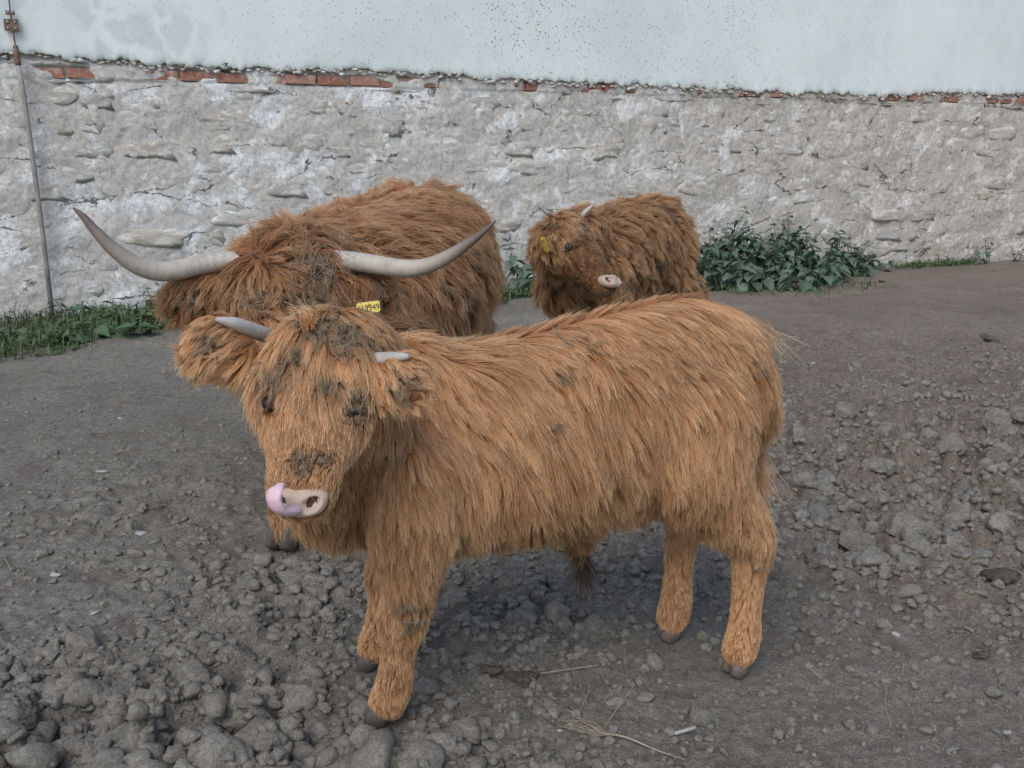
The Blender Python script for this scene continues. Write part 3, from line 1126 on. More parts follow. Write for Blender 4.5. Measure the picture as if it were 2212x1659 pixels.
# ================================================================== CATTLE
class Beast:
    def __init__(s, name, O, face, label, cat='calf', skin=None, voxel=.011):
        s.O = Vector((O[0], O[1], 0))
        s.d = Vector((face[0], face[1], 0)).normalized()
        s.l = Vector((-s.d.y, s.d.x, 0))
        s.root = empty(name, s.O, math.atan2(s.d.y, s.d.x))
        tag(s.root, label, cat, 'highland cattle in the yard')
        s.mb = MB()
        s.bones = []        # (tag, a, b, ra, rb)
        s.skin = skin
        s.rump = -9
        s.voxel = voxel

    def loc(s, p):
        q = Vector(p) - s.O
        return Vector((q.dot(s.d), q.dot(s.l), q.z))

    def dir(s, v):
        v = Vector(v)
        return Vector((v.dot(s.d), v.dot(s.l), v.z))

    def tube(s, tg, pts, rad, n=None, side=None, cap=.6, nseg=16):
        if n:
            pts, rad = smooth_path([tuple(p) for p in pts], rad, n)
        V, Fc = tube_geo(pts, rad, nseg, side, cap)
        s.mb.add(V, Fc)
        rr = [(r, r) if not isinstance(r, (tuple, list)) else r for r in rad]
        for i in range(len(pts) - 1):
            s.bones.append((tg, np.array(pts[i], float), np.array(pts[i + 1], float), sum(rr[i]) / 2, sum(rr[i + 1]) / 2))

    def torso(s, st):
        """stations x, y, zc, half width, half height"""
        P = [(a, b, c) for a, b, c, _, _ in st]
        s.tube('torso', P, [(w, h) for *_, w, h in st], n=28, side=(0, 1, 0), nseg=28, cap=.22)

    def leg(s, tg, pts):
        s.tube(tg, [p[:3] for p in pts], [p[3] for p in pts], n=22, side=(0, 1, 0))

    def head(s, p0, p1, lat, W=1., wide=1.):
        """p0 poll, p1 muzzle end, lat towards the animal's left; world space"""
        a, b = s.loc(p0), s.loc(p1)
        s.p0, s.HL = a, (b - a).length
        s.Fv = (b - a).normalized()
        L = s.dir(lat)
        L = (L - s.Fv * L.dot(s.Fv)).normalized()
        s.Lv = L
        N = s.Fv.cross(L)
        # forehead normal looks forward/up: opposite the throat
        s.Nv = N.normalized()
        k = s.HL
        prof = [(-.06, .18, .10, -.13), (.06, .24, .16, -.17), (.22, .265, .21, -.21), (.40, .255, .23, -.225),
                (.55, .205, .205, -.19), (.70, .165, .175, -.155), (.84, .150, .155, -.13), (.95, .140, .135, -.115), (1.0, .105, .10, -.10)]
        P, Rr = [], []
        for t, w, dp, off in prof:
            P.append(a + s.Fv * t * k + s.Nv * off * k)
            Rr.append((w * k * wide, dp * k))
        s.tube('head', [tuple(p) for p in P], Rr, n=20, side=tuple(L), cap=.5, nseg=20)
        return s

    def hp(s, t, lat, n):
        """point in head units: t along the face, lat to the animal's left, n out of the forehead"""
        return s.p0 + (s.Fv * t + s.Lv * lat + s.Nv * n) * s.HL

    def ear(s, side, base, tip, w, thick=.018):
        a, b = Vector(base), Vector(tip)
        m = a.lerp(b, .5) + Vector((0, 0, .01))
        dr = (b - a).normalized()
        sd = dr.cross(s.Nv)
        s.tube('ear', [tuple(a), tuple(a.lerp(m, .6)), tuple(m), tuple(m.lerp(b, .6)), tuple(b)],
               [(w * .28, thick * 1.2), (w * .42, thick), (w * .5, thick), (w * .38, thick * .8), (w * .12, thick * .5)], n=10, side=tuple(sd))

    def build(s, smooth=6):
        tmp = bpy.data.objects.new('tmp', s.mb.build('tmp'))
        COL.objects.link(tmp)
        m = tmp.modifiers.new('r', 'REMESH')
        m.mode = 'VOXEL'
        m.voxel_size = s.voxel
        m2 = tmp.modifiers.new('s', 'SMOOTH')
        m2.factor = .5
        m2.iterations = smooth
        dg = bpy.context.evaluated_depsgraph_get()
        me = bpy.data.meshes.new_from_object(tmp.evaluated_get(dg))
        bpy.data.objects.remove(tmp)
        me.name = 'body'
        me.materials.clear()
        me.materials.append(M[s.skin])
        me.polygons.foreach_set('use_smooth', np.ones(len(me.polygons), bool))
        s.body = obj('body', me, None, s.root)
        me.calc_loop_triangles()
        V = np.empty(len(me.vertices) * 3, np.float32)
        me.vertices.foreach_get('co', V)
        s.V = V.reshape(-1, 3).astype(float)
        T = np.empty(len(me.loop_triangles) * 3, np.int32)
        me.loop_triangles.foreach_get('vertices', T)
        s.T = T.reshape(-1, 3)
        Nn = np.empty(len(me.vertices) * 3, np.float32)
        me.vertices.foreach_get('normal', Nn)
        s.Nrm = Nn.reshape(-1, 3).astype(float)
        s.bvh = BVHTree.FromPolygons([Vector(v) for v in s.V], [tuple(t) for t in s.T.tolist()])

    def cast(s, x, y):
        """local point where the body is hit at view position x, y"""
        o = s.loc(cam.location)
        r = s.dir(Vector(ray(x, y)))
        h = s.bvh.ray_cast(o, r.normalized())
        return h

    # ---------------------------------------------------------------- coat
    def coat(s, mat, par, n_guide, n_child, rad=(.0009, .00028), K=8, seed=1, spots=(), bald=(), flow_noise=.45, wave=1., clump=.55,
             shade_sd=.16, dirt_amt=.5, stray=.06, tone=None):
        rg = np.random.default_rng(seed)
        V, T = s.V, s.T
        A, B, C_ = V[T[:, 0]], V[T[:, 1]], V[T[:, 2]]
        area = np.linalg.norm(np.cross(B - A, C_ - A), axis=1)

        def fields(P, N):
            tags = sorted({b[0] for b in s.bones})
            best = {t: np.full(len(P), 9.) for t in tags}
            dirn = {t: np.zeros((len(P), 3)) for t in tags}
            for tg, a, b, ra, rb in s.bones:
                ab = b - a
                L2 = ab @ ab + 1e-12
                u = np.clip(((P - a) @ ab) / L2, 0, 1)
                dd = np.linalg.norm(P - (a + u[:, None] * ab), axis=1) - (ra + (rb - ra) * u)
                m = dd < best[tg]
                best[tg] = np.where(m, dd, best[tg])
                dirn[tg][m] = ab / math.sqrt(L2)
            w = {t: np.exp(-np.clip(best[t] - min(0, 0), -.2, 2) * 38) for t in tags}
            tot = sum(w.values()) + 1e-12
            return {t: w[t] / tot for t in tags}, dirn

        def sample(n, dens=None):
            pr = area * (dens if dens is not None else 1)
            pr = pr / pr.sum()
            f = rg.choice(len(T), n, p=pr)
            u, v = rg.random(n), rg.random(n)
            fl = u + v > 1
            u[fl], v[fl] = 1 - u[fl], 1 - v[fl]
            P = A[f] + u[:, None] * (B[f] - A[f]) + v[:, None] * (C_[f] - A[f])
            N = s.Nrm[T[f, 0]] * (1 - u - v)[:, None] + s.Nrm[T[f, 1]] * u[:, None] + s.Nrm[T[f, 2]] * v[:, None]
            N /= np.linalg.norm(N, axis=1)[:, None] + 1e-9
            return P, N

        cen = (A + B + C_) / 3
        Fv, Lv, Nv, p0 = (np.array(s.Fv), np.array(s.Lv), np.array(s.Nv), np.array(s.p0))

        def headc(P):
            q = (P - p0) / s.HL
            return q @ Fv, q @ Lv, q @ Nv

        def baldness(P):
            k = np.ones(len(P))
            for c, r in bald:
                k *= sstep(r * .8, r * 1.15, np.linalg.norm(P - np.array(c), axis=1))
            return k

        def length(P, N, w):
            L = np.zeros(len(P))
            for t, q in w.items():
                L += q * par.get(t, par['torso'])['len']
            t, la, nn = headc(P)
            hw = w.get('head', 0)
            fore = sstep(.62, .28, t) * sstep(-.34, -.16, nn)
            low = sstep(.5, .75, t)
            hl = par['head']['len'] * (1 - low) + par['head'].get('short', .018) * low
            hl = hl * (1 - fore) + par['head'].get('fore', .08) * fore
            L = L + hw * (hl - par['head']['len'])
            # legs: shorter to the ground
            lg = sum(w[t_] for t_ in w if t_.startswith('leg'))
            zk = np.clip(P[:, 2] / .35, .35, 1.25)
            L = L * (1 - lg) + L * lg * zk
            for e in getattr(s, 'eyes', []):
                L = L * (.3 + .7 * sstep(.015, .05, np.linalg.norm(P - np.array(e), axis=1)))
            L = L * (1 - .4 * w.get('torso', 0) * sstep(s.rump + .14, s.rump + .03, P[:, 0]))
            return L * (.8 + .35 * vnoise(P * 6, seed + 3))

        dens_f = np.ones(len(T))
        wf, _ = fields(cen, None)
        dens_f += 2.6 * wf.get('head', 0) + 1.6 * wf.get('ear', 0) + 1.1 * sum(wf[t_] for t_ in wf if t_.startswith('leg'))
        dens_f *= baldness(cen)

        # ---- guides
        P, N = sample(n_guide, dens_f)
        w, dirn = fields(P, N)
        L = length(P, N, w)
        f = np.zeros_like(P)
        for tg, q in w.items():
            d_ = np.zeros_like(P)
            if tg == 'torso':
                d_[:, 0], d_[:, 2] = -.42, -1
                d_[:, 1] = np.sign(P[:, 1]) * .9 * np.clip(N[:, 2], 0, 1) ** 2
                d_[:, 0] -= .7 * np.clip(N[:, 2], 0, 1) * sstep(s.rump, s.rump + .18, P[:, 0])
            elif tg == 'neck':
                d_ = dirn[tg] * -.45 + np.array([0, 0, -1.])
            elif tg == 'head':
                t, la, nn = headc(P)
                d_ = Fv[None] * (1.0) + Lv[None] * (la * 2.0 * sstep(.5, .1, t))[:, None] + Nv[None] * 0
                # crown: falls forward over the brow
                d_ = d_ + Nv[None] * (.5 * sstep(.05, -.1, t))[:, None]
            elif tg == 'ear':
                d_ = dirn[tg] * 1.0 + np.array([0, 0, -.55])
            elif tg == 'tail':
                d_ = dirn[tg] * 1.0
            else:
                d_[:, 2] = -1
                d_[:, 0] = -.12
            f += q[:, None] * d_
        t_, la_, nn_ = headc(P)
        shag = 1 + par['head'].get('shag', 2.2) * w.get('head', 0) * sstep(.55, .3, t_)
        fn = (flow_noise * shag)[:, None] * (vnoise3(P * 5.5, seed + 20) + .7 * vnoise3(P * 15, seed + 40))
        f = f / (np.linalg.norm(f, axis=1)[:, None] + 1e-9) + fn
        f = f - N * (f * N).sum(1)[:, None]
        f /= np.linalg.norm(f, axis=1)[:, None] + 1e-9
        lift = np.zeros(len(P))
        for tg, q in w.items():
            lift += q * par.get(tg, par['torso']).get('lift', .45)
        # matted spots
        dspot = np.zeros(len(P))
        for c, r in spots:
            dspot = np.maximum(dspot, sstep(r * 1.2, r * .4, np.linalg.norm(P - np.array(c), axis=1)))
        L = L * (1 - .45 * dspot)
        f += 1.3 * dspot[:, None] * rg.normal(size=P.shape)
        d = f + N * (lift * (.7 + .6 * rg.random(len(P))))[:, None]
        d /= np.linalg.norm(d, axis=1)[:, None]
        G = np.empty((len(P), K, 3))
        G[:, 0] = P
        cur = P.copy()
        grav = np.zeros(len(P))
        for tg, q in w.items():
            grav += q * par.get(tg, par['torso']).get('grav', .22)
        ph = rg.random(len(P)) * 6.283
        fr = 1.0 + 1.4 * rg.random(len(P))
        bn = np.cross(N, f)
        bn /= np.linalg.norm(bn, axis=1)[:, None] + 1e-9
        for k in range(1, K):
            u = k / (K - 1)
            d = d + np.array([0, 0, -1.]) * (grav * u)[:, None] - N * (lift * .16)[:, None]
            d = d + bn * (wave * .33 * np.sin(ph + fr * u * 6.283))[:, None] + wave * .22 * vnoise3(cur * 26, seed + 70)
            d /= np.linalg.norm(d, axis=1)[:, None]
            cur = cur + d * (L / (K - 1))[:, None]
            off = .004 + .010 * u * np.clip(L / .06, .2, 1.4)
            fn_ = s.bvh.find_nearest
            for i in range(len(cur)):
                h = fn_(Vector(cur[i]), .06)
                if h[0] is not None:
                    q = (cur[i, 0] - h[0][0]) * h[1][0] + (cur[i, 1] - h[0][1]) * h[1][1] + (cur[i, 2] - h[0][2]) * h[1][2]
                    if q < off[i]:
                        cur[i] = (h[0][0] + h[1][0] * off[i], h[0][1] + h[1][1] * off[i], h[0][2] + h[1][2] * off[i])
            cur[:, 2] = np.maximum(cur[:, 2], .006)
            G[:, k] = cur
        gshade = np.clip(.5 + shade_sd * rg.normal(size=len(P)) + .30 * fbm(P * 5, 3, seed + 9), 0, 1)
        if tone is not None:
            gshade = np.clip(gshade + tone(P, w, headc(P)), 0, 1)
        gdirt = np.clip(dspot * .9 + dirt_amt * sstep(.25, .65, fbm(P * 11, 3, seed + 12)), 0, .95)
        kd = KDTree(len(P))
        for i, p in enumerate(P):
            kd.insert(Vector(p), i)
        kd.balance()
        # ---- children
        CP, CN = sample(n_child, dens_f)
        gi = np.empty(n_child, np.int64)
        for i in range(n_child):
            gi[i] = kd.find(Vector(CP[i]))[1]
        u = np.linspace(0, 1, K)[None, :, None]
        rel = G[gi] - G[gi][:, :1]
        ls = (.62 + .5 * rg.random(n_child))[:, None, None]
        is_stray = rg.random(n_child) < stray
        ls[is_stray] *= 1.25
        path = CP[:, None, :] + rel * ls
        tgt = G[gi][:, :1] + rel * ls
        cl = clump * (.5 + rg.random(n_child))
        Lg0 = np.linalg.norm(np.diff(G[gi], axis=1), axis=2).sum(1)
        cl *= np.clip(Lg0 / .07, .25, 1.)
        cl[is_stray] *= .15
        cl = np.clip(cl, 0, .96)[:, None, None]
        path = path + (tgt - path) * cl * np.clip(u * 1.5, 0, 1) ** .8
        # frizz
        Lg = np.linalg.norm(np.diff(G[gi], axis=1), axis=2).sum(1)[:, None, None]
        fz = np.cumsum(rg.normal(size=(n_child, K, 3)), axis=1) * .022
        fz[is_stray] *= 2.0
        path = path + fz * Lg * u * wave
        path = path + CN[:, None, :] * (.14 * Lg * (rg.random(n_child)[:, None, None] ** 3) * u * (1 - .4 * u))
        path[:, :, 2] = np.maximum(path[:, :, 2], .004)
        hc = bpy.data.hair_curves.new('coat')
        hc.add_curves([K] * n_child)
        hc.attributes['position'].data.foreach_set('vector', path.astype(np.float32).ravel())
        ra = hc.attributes.get('radius') or hc.attributes.new('radius', 'FLOAT', 'POINT')
        rr = (rad[0] + (rad[1] - rad[0]) * np.linspace(0, 1, K) ** 1.4)[None] * (.7 + .6 * rg.random((n_child, 1)))
        ra.data.foreach_set('value', rr.astype(np.float32).ravel())
        a = hc.attributes.new('shade', 'FLOAT', 'CURVE')
        sh = np.clip(gshade[gi] + .13 * rg.normal(size=n_child), 0, 1)
        a.data.foreach_set('value', sh.astype(np.float32))
        a = hc.attributes.new('dirt', 'FLOAT', 'CURVE')
        a.data.foreach_set('value', np.clip(gdirt[gi] * (.6 + .6 * rg.random(n_child)), 0, 1).astype(np.float32))
        hc.materials.append(M[mat])
        o = bpy.data.objects.new('coat', hc)
        COL.objects.link(o)
        o.parent = s.root
        s.G, s.GP = G, P
        return o

    # ---------------------------------------------------------------- small parts
    def horn(s, pts, rad, mat, n=26):
        pp, rr = smooth_path([tuple(p) for p in pts], rad, n)
        V, Fc = tube_geo(pp, [r_[0] for r_ in rr], 16, None, .5)
        # growth rings and unevenness
        me = mesh_np('horn', V, Fc)
        rings = len(V) // 16
        al = np.repeat(np.linspace(0, 1, rings), 16).astype(np.float32)
        at_ = me.attributes.new('along', 'FLOAT', 'POINT')
        at_.data.foreach_set('value', al)
        return obj('horn', me, M[mat], s.root)

    def eyeball(s, side, t, lat, n, r):
        V, Fc = ICO[3]
        c = s.hp(t, side * lat, n)
        e = obj('eye', mesh_np('eye', V * r, Fc), M['eye'], s.root, c)
        # lids: a torus-like rim around the ball
        out = (s.Lv * side + s.Nv * .55).normalized()
        a = s.Fv
        b = out.cross(a).normalized()
        pts = [c + out * r * .45 + (a * math.cos(q) * .85 + b * math.sin(q) * 1.25) * r for q in np.linspace(0, 2 * math.pi, 17)]
        V, Fc = tube_geo([tuple(p) for p in pts], [r * .22] * 17, 8, None, 0)
        obj('eyelid', mesh_np('eyelid', V, Fc), M['lid'], s.root)

    def nose(s, w=.15, hgt=.10, t=.955, n=-.115, mat='nose'):
        """pad of the muzzle with two sunk nostrils"""
        V, Fc = ICO[4]
        k = s.HL
        q = V.copy()
        # squarish pad
        q = np.sign(q) * np.abs(q) ** .8
        x, y, z = q[:, 0], q[:, 1], q[:, 2]            # lat, along face, out of the face
        out = 1.0
        for sd_ in (-1, 1):
            dx, dy = (x - sd_ * .52) / .24, (y + .10 + .35 * (np.abs(x) - .5)) / .34
            g = np.exp(-(dx * dx + dy * dy) ** 1.5) * (V[:, 2] + V[:, 1] * .4 > .1)
            z = z - .62 * g
            rim = np.exp(-((np.sqrt(dx * dx + dy * dy) - 1.5) / .45) ** 2) * (V[:, 2] > 0)
            z = z + .14 * rim
        z = z - .12 * np.exp(-(x / .1) ** 2) * (V[:, 2] > 0)
        Pn = np.array(s.hp(t, 0, n))[None] + k * (x[:, None] * w * np.array(s.Lv) + y[:, None] * hgt * np.array(s.Fv) + z[:, None] * hgt * 1.0 * np.array(s.Nv * .8 + s.Fv * .6))
        me = mesh_np('nose', Pn, Fc)
        me.materials.append(M[mat])
        me.materials.append(M['nostril'])
        fcx = x[Fc].mean(1)
        fcy = y[Fc].mean(1)
        vz = V[Fc].mean(1)
        ad = ((np.abs(fcx) - .52) / .17) ** 2 + ((fcy + .10 + .35 * (np.abs(fcx) - .5)) / .23) ** 2
        me.polygons.foreach_set('material_index', ((ad < 1) & (vz[:, 2] + vz[:, 1] * .4 > .1)).astype(np.int32))
        return obj('nose', me, None, s.root)

    def hoof(s, x, y, hd, r=.042, mat='hoof'):
        """cloven: two claws pointing along hd"""
        o = None
        f = Vector((hd[0], hd[1], 0)).normalized()
        sd_ = Vector((-f.y, f.x, 0))
        mb = MB()
        for k in (-1, 1):
            c = Vector((x, y, 0)) + sd_ * k * r * .5
            V, Fc = tube_geo([tuple(c + f * r * .0 + Vector((0, 0, r * 1.5))), tuple(c + f * r * .35 + Vector((0, 0, r * .8))), tuple(c + f * r * .75 + Vector((0, 0, r * .22)))],
                             [(r * .46, r * .75), (r * .5, r * .95), (r * .42, r * .75)], 12, tuple(sd_), .25)
            V[:, 2] = np.maximum(V[:, 2], -.003)
            mb.add(V, Fc)
        return obj('hoof', mb.build('hoof'), M[mat], s.root)

    def strands(s, name, pts_list, r, mat):
        mb = MB()
        for pts in pts_list:
            V, Fc = tube_geo(pts, [r] * len(pts), 5, None, 0)
            mb.add(V, Fc)
        return obj(name, mb.build(name), M[mat], s.root)

    def hay(s, x, y, n=1, size=.05, out=.03, seed=0):
        """bits of hay caught in the coat where the view meets it"""
        rs = random.Random(seed)
        for _ in range(n):
            h = s.cast(x + rs.gauss(0, 18), y + rs.gauss(0, 14))
            if h[0] is None:
                continue
            p = h[0] + h[1] * out * rs.uniform(.8, 1.3)
            d1 = Vector((rs.gauss(0, 1), rs.gauss(0, 1), rs.gauss(0, 1)))
            d1 = (d1 - h[1] * d1.dot(h[1])).normalized()
            d2 = h[1].cross(d1)
            L = size * rs.uniform(.5, 1.3)
            c = rs.uniform(-1.2, 1.2)
            pts = [tuple(p + d1 * L * (u - .5) + d2 * L * c * (u - .5) ** 2 + h[1] * .004 * math.sin(u * 5)) for u in np.linspace(0, 1, 7)]
            V, Fc = tube_geo(pts, [.0006] * 7, 5, None, 0)
            obj('hay_strand', mesh_np('hay_strand', V, Fc), M['straw'], s.root)


def to_local(b, L):
    return [b.loc(p) for p in L]


# ---------------------------------------------------------------- front calf
A = Beast('highland_calf', (.10, 2.115), (-.968, -.25), 'orange shaggy calf standing side-on in front, tongue curled over its nose', 'calf', 'skin_a', .0095)
A.rump = -.465
A.torso([(-.455, 0, .722, .115, .128), (-.43, 0, .712, .14, .158), (-.385, 0, .695, .155, .182), (-.32, 0, .680, .168, .200), (-.25, 0, .655, .178, .215), (-.15, 0, .625, .190, .225), (0, 0, .595, .195, .222),
         (.15, 0, .578, .19, .215), (.30, 0, .585, .172, .213), (.42, 0, .585, .15, .20), (.52, .01, .56, .105, .14)])
pA0, pA1 = at(680, 738, 1.645), at(638, 1100, 1.535)
latA = at(815, 778, 1.69) - at(560, 716, 1.71)
A.head(pA0, pA1, latA, wide=1.36)
A.tube('neck', [(.30, 0, .64), (.42, .06, .66), tuple(A.hp(.12, .02, -.42)), tuple(A.hp(.16, 0, -.24))], [(.14, .18), (.125, .165), (.10, .125), (.085, .09)], n=14, side=(0, 1, 0))
# brisket and throat
A.tube('neck', [(.40, .0, .51), (.49, .03, .49), (.52, .10, .53), tuple(A.hp(.42, .0, -.42))], [(.10, .10), (.08, .08), (.065, .07), (.05, .055)], n=12, side=(0, 1, 0))
fl_h = A.loc((-.28, 1.89, 0))
fr_h = A.loc((-.335, 2.13, 0))
hl_h = A.loc((.535, 2.10, 0))
hr_h = A.loc((.405, 2.27, 0))
for hh_, sd_ in ((fl_h, 1), (fr_h, -1)):
    y = hh_.y
    A.leg('leg_front', [(.33, y * .9, .60, .105), (.345, y * .98, .46, .085), (.352, y, .36, .060), (.362, y, .285, .046), (.374, y, .235, .046), (.384, y, .165, .030), (.396, y, .09, .036), (.415, y, .045, .036)])
for hh_, sd_ in ((hl_h, 1), (hr_h, -1)):
    dx = hh_.x - hl_h.x
    y = hh_.y
    A.leg('leg_hind', [(-.285 + dx * .1, y * .82, .68, .12), (-.285 + dx * .3, y * .95, .53, .115), (-.355 + dx * .6, y, .425, .074), (-.432 + dx * .9, y, .335, .047),
                       (-.430 + dx, y, .25, .032), (-.426 + dx, y, .16, .030), (-.424 + dx, y, .10, .036), (-.412 + dx, y, .05, .036)])
A.tube('tail', [(-.44, 0, .80), (-.478, 0, .75), (-.485, 0, .68), (-.483, .01, .56), (-.478, .01, .48)], [.028, .026, .02, .017, .012], n=12)
A.tube('torso', [(-.02, .02, .42), (-.04, .02, .37), (-.05, .02, .335)], [.05, .042, .026], n=6)
for side, bpx, tpx, w in ((-1, (540, 772, 1.70), (402, 742, 1.69), .115), (1, (806, 826, 1.68), (916, 838, 1.665), .10)):
    A.ear(side, A.loc(at(*bpx)), A.loc(at(*tpx)), w)
A.build()
spA = []
for x, y, r in [(1243, 745, .03), (1185, 800, .03), (1625, 790, .022), (1490, 795, .022), (885, 1300, .03), (890, 1345, .022), (1640, 1215, .014),
                (600, 800, .035), (560, 770, .02), (700, 820, .026), (778, 880, .035), (765, 850, .03), (640, 760, .025), (740, 720, .04), (800, 745, .03), (655, 1000, .028), (700, 985, .02),
                (470, 740, .03), (870, 830, .03), (1300, 990, .02), (1180, 930, .02), (860, 905, .015), (825, 970, .02), (1525, 1290, .02), (1500, 1315, .015), (1700, 1080, .02),
                (1440, 1130, .035), (1640, 1330, .018), (690, 700, .04), (1470, 1060, .025)]:
    h = A.cast(x, y)
    if h[0] is not None:
        spA.append((h[0], r))
A.eyeball(-1, .385, .235, -.070, .0155)
A.eyeball(1, .385, .25, -.11, .0135)
A.eyes = [A.hp(.395, .25, -.07), A.hp(.395, -.235, -.06)]
A.nose(.178, .10, .925, -.04)
parA = dict(torso=dict(len=.115, lift=.12, grav=.12), neck=dict(len=.07, lift=.14, grav=.2), head=dict(len=.030, short=.012, fore=.06, lift=.34, grav=.06),
            ear=dict(len=.042, lift=.3, grav=.15), tail=dict(len=.08, lift=.15, grav=.3), leg_front=dict(len=.038, lift=.2, grav=.2), leg_hind=dict(len=.042, lift=.2, grav=.2))
balA = [(A.hp(.95, 0, 0), .036), (A.hp(.95, .10, -.02), .030), (A.hp(.95, -.10, -.02), .030), (A.eyes[0], .008), (A.eyes[1], .019)]
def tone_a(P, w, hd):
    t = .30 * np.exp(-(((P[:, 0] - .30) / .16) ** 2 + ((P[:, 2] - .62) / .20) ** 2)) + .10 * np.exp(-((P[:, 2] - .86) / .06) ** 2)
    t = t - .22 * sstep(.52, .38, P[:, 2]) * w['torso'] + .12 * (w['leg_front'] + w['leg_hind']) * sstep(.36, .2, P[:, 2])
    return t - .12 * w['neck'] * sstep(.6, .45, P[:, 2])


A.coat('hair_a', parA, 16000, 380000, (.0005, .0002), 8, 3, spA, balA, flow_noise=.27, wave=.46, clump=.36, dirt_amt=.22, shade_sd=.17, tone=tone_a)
A.horn(to_local(A, [at(575, 724, 1.75), at(540, 712, 1.715), at(505, 698, 1.685), at(468, 690, 1.67)]), [.014, .0135, .011, .004], 'horn_a', 14)
A.horn(to_local(A, [at(790, 782, 1.70), at(825, 776, 1.685), at(855, 772, 1.675), at(882, 770, 1.66)]), [.015, .013, .010, .005], 'horn_a', 14)
for h_, d_, mt in ((fl_h, (1, -.1), 'hoof'), (fr_h, (1, 0), 'hoof'), (hl_h, (1, .25), 'hoof_pink'), (hr_h, (1, 0), 'hoof_pink')):
    A.hoof(h_.x, h_.y, d_, .028, mt)
# tongue curling up over the right nostril
tp = to_local(A, [at(636, 1100, 1.520), at(618, 1104, 1.500), at(600, 1097, 1.488), at(592, 1077, 1.482), at(597, 1058, 1.487), at(606, 1048, 1.500)])
pp, rr = smooth_path([tuple(p) for p in tp], [(.014, .008), (.016, .008), (.017, .008), (.016, .007), (.013, .006), (.007, .005)], 18)
V, Fc = tube_geo(pp, rr, 14, tuple(A.Lv), .7)
V = V + .0016 * vnoise3(V * 130, 4)
obj('tongue', mesh_np('tongue', V, Fc), M['tongue'], A.root)


def tuft(b, root_pts, L, dirs, mat, n, spread, seed, rad=.0006, name='hair_tuft', shade=.5, K=7, curl=.0):
    rg = np.random.default_rng(seed)
    P = np.array([root_pts[rg.integers(len(root_pts))] for _ in range(n)]) + rg.normal(size=(n, 3)) * spread
    d = np.array(dirs, float)
    d = d / np.linalg.norm(d)
    u = np.linspace(0, 1, K)[None, :, None]
    ln = L * (.55 + .6 * rg.random((n, 1, 1)))
    bend = rg.normal(size=(n, 1, 3)) * .25 + np.array([0, 0, -.35])
    path = P[:, None] * (1 - .35 * u) + .35 * u * P.mean(0) + u * ln * (d + rg.normal(size=(n, 1, 3)) * .12) + u ** 2 * ln * bend
    path = path + curl * L * np.stack([np.sin(u[..., 0] * 7 + 1), np.cos(u[..., 0] * 6), 0 * u[..., 0]], -1)
    path[:, :, 2] = np.maximum(path[:, :, 2], .01)
    hc = bpy.data.hair_curves.new(name)
    hc.add_curves([K] * n)
    hc.attributes['position'].data.foreach_set('vector', path.astype(np.float32).ravel())
    ra = hc.attributes.get('radius') or hc.attributes.new('radius', 'FLOAT', 'POINT')
    ra.data.foreach_set('value', np.tile(np.linspace(rad, rad * .4, K), n).astype(np.float32))
    for nm, v in (('shade', shade), ('dirt', 0.)):
        a = hc.attributes.new(nm, 'FLOAT', 'CURVE')
        a.data.foreach_set('value', np.full(n, v, np.float32))
    hc.materials.append(M[mat])
    o = bpy.data.objects.new(name, hc)
    COL.objects.link(o)
    o.parent = b.root
    return o


tag(tuft(A, [(-.05, .02, .335)], .095, (-.15, .1, -1), 'hair_dark', 260, .007, 5), 'dark wet tuft hanging under the belly')
tag(tuft(A, [(-.48, .0, .48), (-.482, 0, .54)], .10, (-.35, 0, -1), 'hair_a', 500, .010, 6, shade=.8), 'pale end of the tail')
tuft(A, [(-.455, .02, .82), (-.44, .05, .82)], .085, (-.7, .2, -.35), 'hair_a', 40, .012, 7, .0005, shade=1.)
h = A.cast(880, 760)
if h[0] is not None:
    tag(tuft(A, [tuple(h[0] + h[1] * .02)], .15, (-.75, .25, -.55), 'hair_a', 160, .006, 8, shade=1., curl=.06), 'pale lock of hair across the shoulder')
h0 = A.hp(-.10, -.03, .02)
tag(tuft(A, [tuple(h0)], .06, (.1, -.8, .45), 'hair_a', 120, .006, 9, shade=1., curl=.05), 'pale wisp sticking up from the crown')
for q, (x, y, n, sz) in enumerate([(760, 735, 3, .03), (680, 830, 2, .03), (610, 800, 2, .03), (1240, 750, 2, .05), (885, 1330, 3, .07), (780, 850, 3, .025), (740, 700, 5, .04), (1340, 960, 1, .10), (700, 1000, 2, .02), (470, 735, 2, .03)]):
    A.hay(x, y, n, sz, .03, 50 + q)

# ---------------------------------------------------------------- horned cow
B = Beast('highland_cow', (-.55, 3.65), (-.33, -.944), 'big brown shaggy cow with long upcurved horns behind the front calf', 'cow', 'skin_b', .016)
B.rump = -.79
B.torso([(-.80, 0, .80, .15, .17), (-.70, 0, .75, .25, .27), (-.50, -.01, .745, .33, .31), (-.2, 0, .71, .37, .32), (.1, 0, .68, .36, .31),
         (.35, 0, .685, .30, .29), (.55, .02, .66, .25, .26), (.68, .05, .64, .17, .18)])
pB0, pB1 = at(612, 552, 2.72), at(612, 960, 2.60)
pB1 = Vector((pB0.x, 2.60, pB0.z - .42))
B.head(pB0, pB1, (1, .06, .0), wide=1.5)
B.tube('neck', [(.42, 0, .74), (.60, .08, .77), tuple(B.hp(.1, 0, -.36)), tuple(B.hp(.16, 0, -.22))], [(.23, .24), (.20, .21), (.15, .15), (.12, .11)], n=14, side=(0, 1, 0))
B.tube('neck', [(.55, .03, .55), (.68, .08, .50), (.70, .14, .55)], [(.13, .16), (.10, .13), (.07, .09)], n=8, side=(0, 1, 0))
hB = [B.loc((x, y, 0)) for x, y in HOOVES[4:8]]
